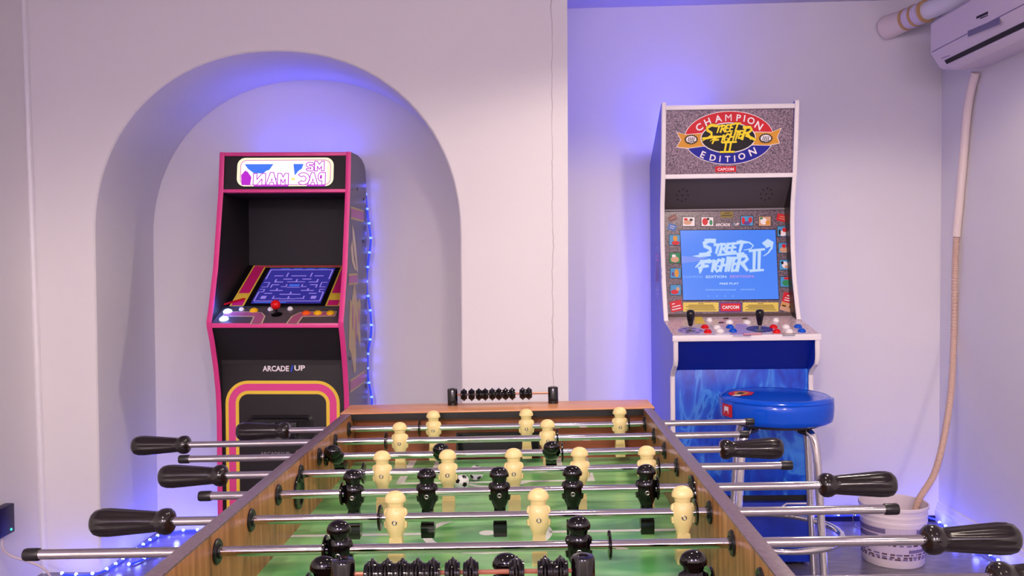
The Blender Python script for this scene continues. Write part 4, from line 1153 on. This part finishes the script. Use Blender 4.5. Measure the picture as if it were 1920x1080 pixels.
# lower body
bm = bmesh.new(); prism_x(bm, [(sy_(3.246), 0.848), (sy_(3.325), 0.732), (sy_(3.35), 0.732), (sy_(3.35), 0.848)], -sidew, sidew); put('kick_panel', bm, SF_SHADEBLUE, sf, angle=0.3)
fp = put('front_panel', B(-sidew, sidew, sy_(3.322), sy_(3.338), 0.262, 0.732, bev=0.001), SF_ART, sf)
put('plinth_gap', B(-sidew, sidew, sy_(3.345), sy_(3.36), 0.235, 0.262), BLACK, sf)
rs = put('riser', B(-SW, SW, sy_(3.318), sy_(3.80), 0.012, 0.235, bev=0.003), SF_BLUE, sf)
rc = Canvas(rs, (0, sy_(3.318), 0), (1, 0, 0), (0, 0, 1), 0.0006)
bm = bmesh.new(); rc.stroke(bm, [(0.12, 0.20), (0.165, 0.232), (0.255, 0.232)], 0.006, 0.006, 1); rc.done('riser_line', bm, WHT)
bm = bmesh.new()
for x in (-1, 1):
    for y in (3.36, 3.76): lathe(bm, [(0.02, 0.0), (0.02, 0.02)], Matrix.Translation((x * 0.22, sy_(y), -math.sin(-SRR) * x * 0.22 + 0.0005)), 12)
put('foot', bm, BLACK, sf)
# outline emblem on the side: ovals, ribbon and bars
sl = Canvas(SIDE_L, (-SW, sy_(3.62), 1.09), (0, -1, 0), (0, 0, 1), 0.0005)
bm = bmesh.new()
for a_, b_2, mi in ((0.100, 0.105, 0), (0.058, 0.060, 0)):
    ring(sl, bm, ell(0, 0, a_, b_2, 36), ell(0, 0, a_ - 0.008, b_2 - 0.006, 36), 1, mi)
for z, mi in ((0.068, 1), (0.05, 1), (-0.07, 0), (-0.085, 0)): sl.add(bm, bar(-0.05, 0.05, z - 0.004, z + 0.004), 2, mi)
for u in (-0.03, 0, 0.03): sl.stroke(bm, [(u - 0.012, -0.035), (u + 0.008, 0.035)], 0.01, 0.008, 2, 1)
sl.stroke(bm, [(-0.125, 0.02), (-0.10, 0.0), (-0.125, -0.02)], 0.008, 0.008, 1, 0); sl.stroke(bm, [(0.125, 0.02), (0.10, 0.0), (0.125, -0.02)], 0.008, 0.008, 1, 0)
sl.done('outline_emblem', bm, [flat('emblem_lilac', (130, 130, 235)), flat('emblem_pink', (180, 90, 190))])

# ================================================================== BAR STOOL
SX, SY = 0.812, 2.95
stool = thing('bar_stool', 'round blue vinyl bar stool with chrome legs in front of the blue cabinet', 'bar stool', (SX, SY, 0))
bm = bmesh.new()
lathe(bm, [(0.150, 0.612), (0.170, 0.612), (0.179, 0.618), (0.1815, 0.630), (0.183, 0.660), (0.1825, 0.676), (0.176, 0.689), (0.166, 0.695), (0.158, 0.694), (0.150, 0.6945), (0.06, 0.699), (0.001, 0.700)], None, 64)
seat = put('seat', bm, SEAT_BLUE, stool, angle=1.0)
bm = bmesh.new(); tube(bm, [(0.1805 * math.cos(2 * PI * i / 64), 0.1805 * math.sin(2 * PI * i / 64), 0.684) for i in range(64)], 0.0022, 6, closed=True); put('welt', bm, SEAT_BLUE, seat)
bm = bmesh.new(); lathe(bm, [(0.13, 0.598), (0.14, 0.600), (0.14, 0.6125)], None, 32); put('seat_plate', bm, BLACK, stool)
sp_c = Canvas(seat, (0, 0, 0.7005), (1, 0, 0), (0, 1, 0), 0.0006)
bm = bmesh.new()
sp_c.add(bm, [(-0.155, -0.02), (-0.13, -0.05), (-0.09, -0.045), (-0.07, 0.0), (-0.085, 0.05), (-0.12, 0.06), (-0.15, 0.03)], 1, 0); sp_c.add(bm, [(-0.14, -0.015), (-0.115, -0.035), (-0.085, -0.01), (-0.10, 0.035), (-0.125, 0.04)], 2, 1)
sp_c.add(bm, [(-0.155, -0.045), (-0.13, -0.055), (-0.12, -0.035), (-0.14, -0.028)], 3, 2); sp_c.add(bm, [(-0.13, -0.005), (-0.115, -0.02), (-0.10, 0.0), (-0.112, 0.02)], 3, 3)
for v in bm.verts:
    r_ = math.hypot(v.co.x, v.co.y)
    if r_ > 0.06: v.co.z -= 0.0056 * (r_ - 0.06) / 0.09
sp_c.done('seat_print', bm, [RED, GOLD, WHT, BLK])
bm = bmesh.new()
def on_seat(a, z, o=0.0008): return (math.cos(a) * (0.183 + o), math.sin(a) * (0.183 + o), z)
a0 = math.radians(190)
for i in range(4):
    f = bm.faces.new([bm.verts.new(on_seat(a0 + t, z)) for t, z in ((i * .08, .632), (i * .08 + .08, .632), (i * .08 + .08, .672), (i * .08, .672))]); f.material_index = 0
for t0, z0, t1, z1 in ((.08, .642, .10, .664), (.20, .642, .22, .664), (.10, .650, .15, .664), (.15, .650, .20, .664)):
    f = bm.faces.new([bm.verts.new(on_seat(a0 + t, z, .0016)) for t, z in ((t0, z0), (t1, z0), (t1, z1), (t0, z1))]); f.material_index = 1
put('side_print', bm, [RED, WHT], seat)
RZ = 0.240
for k in range(4):
    a = math.radians(35 + 90 * k); c, s = math.cos(a), math.sin(a)
    path = [(0.085, 0.594), (0.125, 0.592), (0.148, 0.575), (0.160, 0.53), (0.168, 0.46), (0.180, 0.30), (0.204, 0.012)]
    bm = bmesh.new(); tube(bm, smooth_path([(r * c, r * s, z) for r, z in path], 6), 0.0125, 12)
    lg = put('leg', bm, CHROME, stool, angle=0)
    for p in lg.data.polygons: p.use_smooth = True
    bm = bmesh.new(); lathe(bm, [(0.015, 0.0005), (0.016, 0.004), (0.0155, 0.022), (0.013, 0.026)], Matrix.Translation((0.2035 * c, 0.2035 * s, 0)), 14); put('rubber_foot', bm, BLACK, lg)
    bm = bmesh.new(); tube(bm, [(0.098 * c, 0.098 * s, 0.594), (0.130 * c, 0.130 * s, 0.590)], 0.0145, 10); put('bracket', bm, BLACK, lg)
bm = bmesh.new(); tube(bm, [(0.208 * math.cos(2 * PI * i / 48), 0.208 * math.sin(2 * PI * i / 48), RZ) for i in range(48)], 0.0105, 12, closed=True)
fr_ = put('foot_ring', bm, CHROME, stool, angle=0)
for p in fr_.data.polygons: p.use_smooth = True

# ================================================================== BUCKET, HOSE, CONDUIT, AIR CONDITIONER, PIPE
BX, BY = 1.375, 3.385
bk = thing('bucket', 'white plastic bucket with a printed label on the floor beside the side wall', 'bucket', (BX, BY, 0))
bm = bmesh.new()
lathe(bm, [(0.004, 0.001), (0.108, 0.001), (0.111, 0.006), (0.1175, 0.160), (0.1195, 0.1605), (0.1195, 0.168), (0.1180, 0.170), (0.1185, 0.182), (0.1205, 0.183), (0.1205, 0.190), (0.1190, 0.192), (0.1195, 0.208), (0.1245, 0.211), (0.1250, 0.221), (0.1225, 0.224), (0.1195, 0.221), (0.117, 0.17), (0.109, 0.012), (0.004, 0.010)], None, 56, cap=False)
body = put('body', bm, BUCKET, bk, angle=0.5)


def wrap(bm, a0, a1, z0, z1, k, mi):
    n_ = max(2, int(abs(a1 - a0) / 6))
    def pp(a, z): r = 0.111 + (z - 0.006) / 0.154 * 0.0065 + 0.0006 * k; return (r * math.cos(a), r * math.sin(a), z)
    for i in range(n_):
        b0_, b1_ = math.radians(a0 + (a1 - a0) * i / n_), math.radians(a0 + (a1 - a0) * (i + 1) / n_)
        f = bm.faces.new([bm.verts.new(pp(*p)) for p in ((b0_, z0), (b1_, z0), (b1_, z1), (b0_, z1))]); f.material_index = mi


bm = bmesh.new(); wrap(bm, 165, 345, 0.030, 0.150, 1, 0)
for z0, z1, cols in ((0.128, 0.146, ((168, 235), (290, 342))), (0.104, 0.122, ((168, 222), (288, 342))), (0.060, 0.072, ((170, 200), (276, 340)))):
    for a_, b_2 in cols: wrap(bm, a_, b_2, z0, z1, 2, 1)
rr_ = random.Random(3)
for z0 in (0.084, 0.050, 0.040, 0.033):
    a_ = 168
    while a_ < 338:
        l = rr_.uniform(3, 12); wrap(bm, a_, min(a_ + l, 340), z0, z0 + 0.006, 2, 2 if rr_.random() < .6 else 1); a_ += l + rr_.uniform(2, 6)
put('label_print', bm, [flat('bucket_label', (205, 190, 215), 0.45), LABELGREY, flat('bucket_text', (92, 66, 82), 0.5)], body)
bm = bmesh.new()
tube(bm, smooth_path([(-0.121, -0.01, 0.186), (-0.132, -0.05, 0.15), (-0.11, -0.085, 0.105), (-0.05, -0.128, 0.07), (0.03, -0.136, 0.062), (0.10, -0.095, 0.09), (0.131, -0.05, 0.14), (0.121, -0.01, 0.186)], 6), 0.0022, 6)
# (the bail hangs at the back of the pail)
for v in bm.verts: v.co.y = -v.co.y
put('bail_handle', bm, STEEL, bk)
# wall air conditioner
AF, AY1, AY0 = XR - 0.205, 3.55, 2.72
ac = thing('air_conditioner', 'white wall air conditioner mounted high on the side wall above the drain hose', 'air conditioner', (XR, (AY0 + AY1) / 2, 1.88))
hl = (AY1 - AY0) / 2
bm = bmesh.new()
pf = [(0, 0.0), (-0.10, -0.006), (-0.160, -0.002), (-0.167, 0.002), (-0.203, 0.056), (-0.205, 0.062), (-0.205, 0.172), (-0.19, 0.186), (-0.15, 0.192), (0, 0.192)]
a = [bm.verts.new((x, -hl, z)) for x, z in pf]; b = [bm.verts.new((x, hl, z)) for x, z in pf]
bm.faces.new(a); bm.faces.new(list(reversed(b)))
for i in range(len(pf)): bm.faces.new((a[i], b[i], b[(i + 1) % len(pf)], a[(i + 1) % len(pf)]))
acb = put('body', bm, ACW, ac, angle=0.35)
put('panel_seam', B(-0.2065, -0.203, -hl + 0.004, hl - 0.012, 0.0605, 0.0630), ACGREY, acb)
bm = bmesh.new()                                   # outlet slot with its louver
uvec = Vector((0.022, 0, -0.045)).normalized()
prs = [(-0.1785, 0.0193), (-0.1690, 0.0050), (-0.1640, 0.0065), (-0.1735, 0.0210)]
a = [bm.verts.new((x - 0.0012, -hl + 0.03, z - 0.0008)) for x, z in prs]; b = [bm.verts.new((x - 0.0012, hl - 0.06, z - 0.0008)) for x, z in prs]
bm.faces.new(a); bm.faces.new(list(reversed(b)))
for i in range(4): bm.faces.new((a[i], b[i], b[(i + 1) % 4], a[(i + 1) % 4]))
slot = put('outlet_slot', bm, ACDARK, acb)
bm = bmesh.new()
a = [bm.verts.new((x, -hl + 0.03, z)) for x, z in ((-0.170, 0.002), (-0.164, 0.001), (-0.13, -0.010), (-0.13, -0.014), (-0.166, -0.004))]; b = [bm.verts.new((v.co.x, hl - 0.06, v.co.z)) for v in a]
bm.faces.new(a); bm.faces.new(list(reversed(b)))
for i in range(5): bm.faces.new((a[i], b[i], b[(i + 1) % 5], a[(i + 1) % 5]))
put('louver', bm, ACW, acb)
acc = Canvas(acb, (-0.205, 0, 0), (0, -1, 0), (0, 0, 1), 0.0008)
MA = Matrix.Translation(ac.location)


def aq(px, py):
    h = hit(MA, px, py, (-0.205, 0, 0), (-1, 0, 0)); return (-h.y, h.z)


bm = bmesh.new(); acc.add(bm, [aq(*p) for p in ((1815, 58), (1815, 69), (1875, 45), (1874, 33))], 1); acc.done('display', bm, ACGREY)
bm = bmesh.new()
for p in (((1831, 31), (1831, 36), (1853, 26), (1853, 21)), ((1838, 33.5), (1838, 36), (1853, 29.5), (1853, 27.5))): acc.add(bm, [aq(*t) for t in p], 1)
acc.done('maker_mark', bm, ACDARK)
bm = bmesh.new(); acc.add(bm, [aq(*p) for p in ((1765, 109), (1765, 110.5), (1781, 104.5), (1781, 103))], 1); acc.done('tiny_print', bm, ACGREY)

# insulated pipe from the recess wall, passing above the air conditioner
p0 = at(1664, 52, YB - 0.002); p1 = at(1800, -6, 3.52); dirp = (p1 - p0)
pipe = thing('insulated_pipe', 'wrapped white pipe coming out of the wall above the air conditioner', 'pipe', tuple(p0))
dn = dirp.normalized()


def pp_(y): return dn * ((y - YB) / dn.y)


bm = bmesh.new(); tube(bm, [dn * 0.0, pp_(3.84), pp_(3.79)], lambda k: (0.052, 0.047, 0.044)[k], 20); put('collar', bm, PLASTER, pipe, angle=0.5)
bm = bmesh.new(); tube(bm, [pp_(3.80), dn * ((XR - 0.012 - p0.x) / dn.x)], 0.037, 20); put('pipe_sleeve', bm, TRIM, pipe, angle=0.9)
bm = bmesh.new()
tube(bm, [pp_(3.80 - 0.006 * i) for i in range(20)], lambda k: 0.041 + 0.004 * math.sin(k * 1.9) ** 2, 20); put('tape_wrap', bm, mat('tape_white', rgb(220, 208, 228), 0.35, bump=0.6, scale=60), pipe, angle=0.9)
for y in (3.795, 3.745, 3.695):
    bm = bmesh.new(); tube(bm, [pp_(y), pp_(y - 0.012)], 0.0462, 20); put('tape_band', bm, TAPE, pipe, angle=0.9)

# white conduit down the wall and ribbed drain hose into the bucket
def wallp(px, py, X): 
    d = ray(px, py); return CAM + d * ((X - CAM.x) / d.x)


pts = [wallp(1829, 136, XR - 0.021), wallp(1820, 172, XR - 0.0205), wallp(1813, 215, XR - 0.020), wallp(1805, 310, XR - 0.019), wallp(1793, 443, XR - 0.0185)]
bm = bmesh.new(); tube(bm, smooth_path(pts, 6), 0.0162, 14)
cond = tag(put('drain_conduit', bm, PLASTER, angle=0.9), 'smooth cream conduit running down the wall from the air conditioner', 'conduit')
e = pts[-1]
bm_pt = Vector((BX + 0.105, BY + 0.03, 0.205))
hp = smooth_path([e - Vector((0, 0, 0.003)), wallp(1790, 520, XR - 0.018), wallp(1788, 640, XR - 0.017), at(1783, 735, 3.60), at(1769, 825, 3.49), at(1751, 890, 3.43), Vector((1.473, 3.40, 0.215)), Vector((1.455, 3.395, 0.12))], 40)
bm = bmesh.new(); tube(bm, hp, lambda k: 0.0112 + (0.0018 if k % 2 == 0 else 0), 10)
tag(put('drain_hose', bm, BEIGE, angle=0.0), 'ribbed beige drain hose hanging from the conduit into the bucket', 'hose')

# ================================================================== LED ROPES, ADAPTER
bm = bmesh.new(); bmesh.ops.create_icosphere(bm, subdivisions=2, radius=0.0065)
b_ = put('bulb', bm, BULB, angle=0.0); BULBM = b_.data; bpy.data.objects.remove(b_)
BULBW = BULBM.copy(); BULBW.materials[0] = BULB_W


def rope(label, pts, step, smooth=6, r=0.0045, lift=0.004, start=0.0, bulb=None):
    p = smooth_path(pts, smooth)
    root = thing('led_rope', label, 'rope light', tuple(p[0]), group=None)
    bm = bmesh.new(); tube(bm, [v - p[0] for v in p], r, 8); cord = put('cord', bm, CORDM, root, angle=0.9)
    acc_ = start; d = 0.0
    for a, b in zip(p, p[1:]):
        L = (b - a).length
        while acc_ <= d + L:
            q_ = a + (b - a) * ((acc_ - d) / L)
            put_me('bulb', bulb or BULBW, parent=root, loc=q_ - p[0] + Vector((0, 0, lift))); acc_ += step
        d += L


wv = [(-0.655 + 0.010 * math.sin(k * 1.7), 3.672, 0.10 + 0.094 * k) for k in range(15)]
rope('blue rope light zigzagging up the rear edge of the pink-edged cabinet', wv, 0.060, bulb=BULBM)
rope('blue rope light curling over the floor of the arched niche', [(-1.70, 3.20, 0.006), (-1.60, 3.19, 0.006), (-1.555, 3.26, 0.006), (-1.55, 3.45, 0.006), (-1.535, 3.66, 0.006), (-1.46, 3.725, 0.006), (-1.3, 3.73, 0.006), (-1.17, 3.725, 0.006)], 0.058)
rope('second blue rope light lying loose inside the niche beside the cabinet', [(-1.50, 3.30, 0.006), (-1.45, 3.42, 0.006), (-1.40, 3.50, 0.006), (-1.32, 3.52, 0.006), (-1.26, 3.60, 0.006), (-1.2, 3.56, 0.006)], 0.075)
rope('blue rope light along the floor at the foot of the recess wall', [(1.06, 3.883, 0.030), (1.3, 3.880, 0.028), (1.5, 3.883, 0.030), (1.68, 3.88, 0.028), (1.745, 3.85, 0.020)], 0.07)
rope('blue rope light along the moulded skirting of the side wall', [(1.748, 3.82, 0.012), (1.742, 3.6, 0.02), (1.748, 3.4, 0.010), (1.742, 3.2, 0.014), (1.748, 3.0, 0.01), (1.744, 2.7, 0.01)], 0.06)
# power adapter on the side wall
pa = at(3, 972, 3.0); xw = -1.796
ad_ = thing('power_adapter', 'small dark power adapter with a green indicator plugged in at the wall corner', 'power adapter', (xw, 2.972, pa.z))
put('case', B(0.001, 0.034, -0.045, 0.045, -0.05, 0.05, bev=0.006), flat('adapter_navy', (34, 28, 70), 0.35), ad_)
bm = bmesh.new(); lathe(bm, [(0.004, 0), (0.004, 0.003), (0.0005, 0.004)], Matrix.Translation((0.0335, 0.02, -0.035)) @ Matrix.Rotation(PI / 2, 4, 'Y'), 10); put('indicator', bm, GREEN_LED, ad_)
bm = bmesh.new(); tube(bm, smooth_path([(0.018, 0.0, -0.048), (0.016, 0.0, -0.09), (0.03, 0.02, -0.125), (0.08, 0.045, -0.155), (0.13, 0.06, -0.19), (0.15, 0.08, 0.006 - pa.z)], 8), 0.0042, 8); put('cable', bm, CABLE, ad_, angle=0.9)
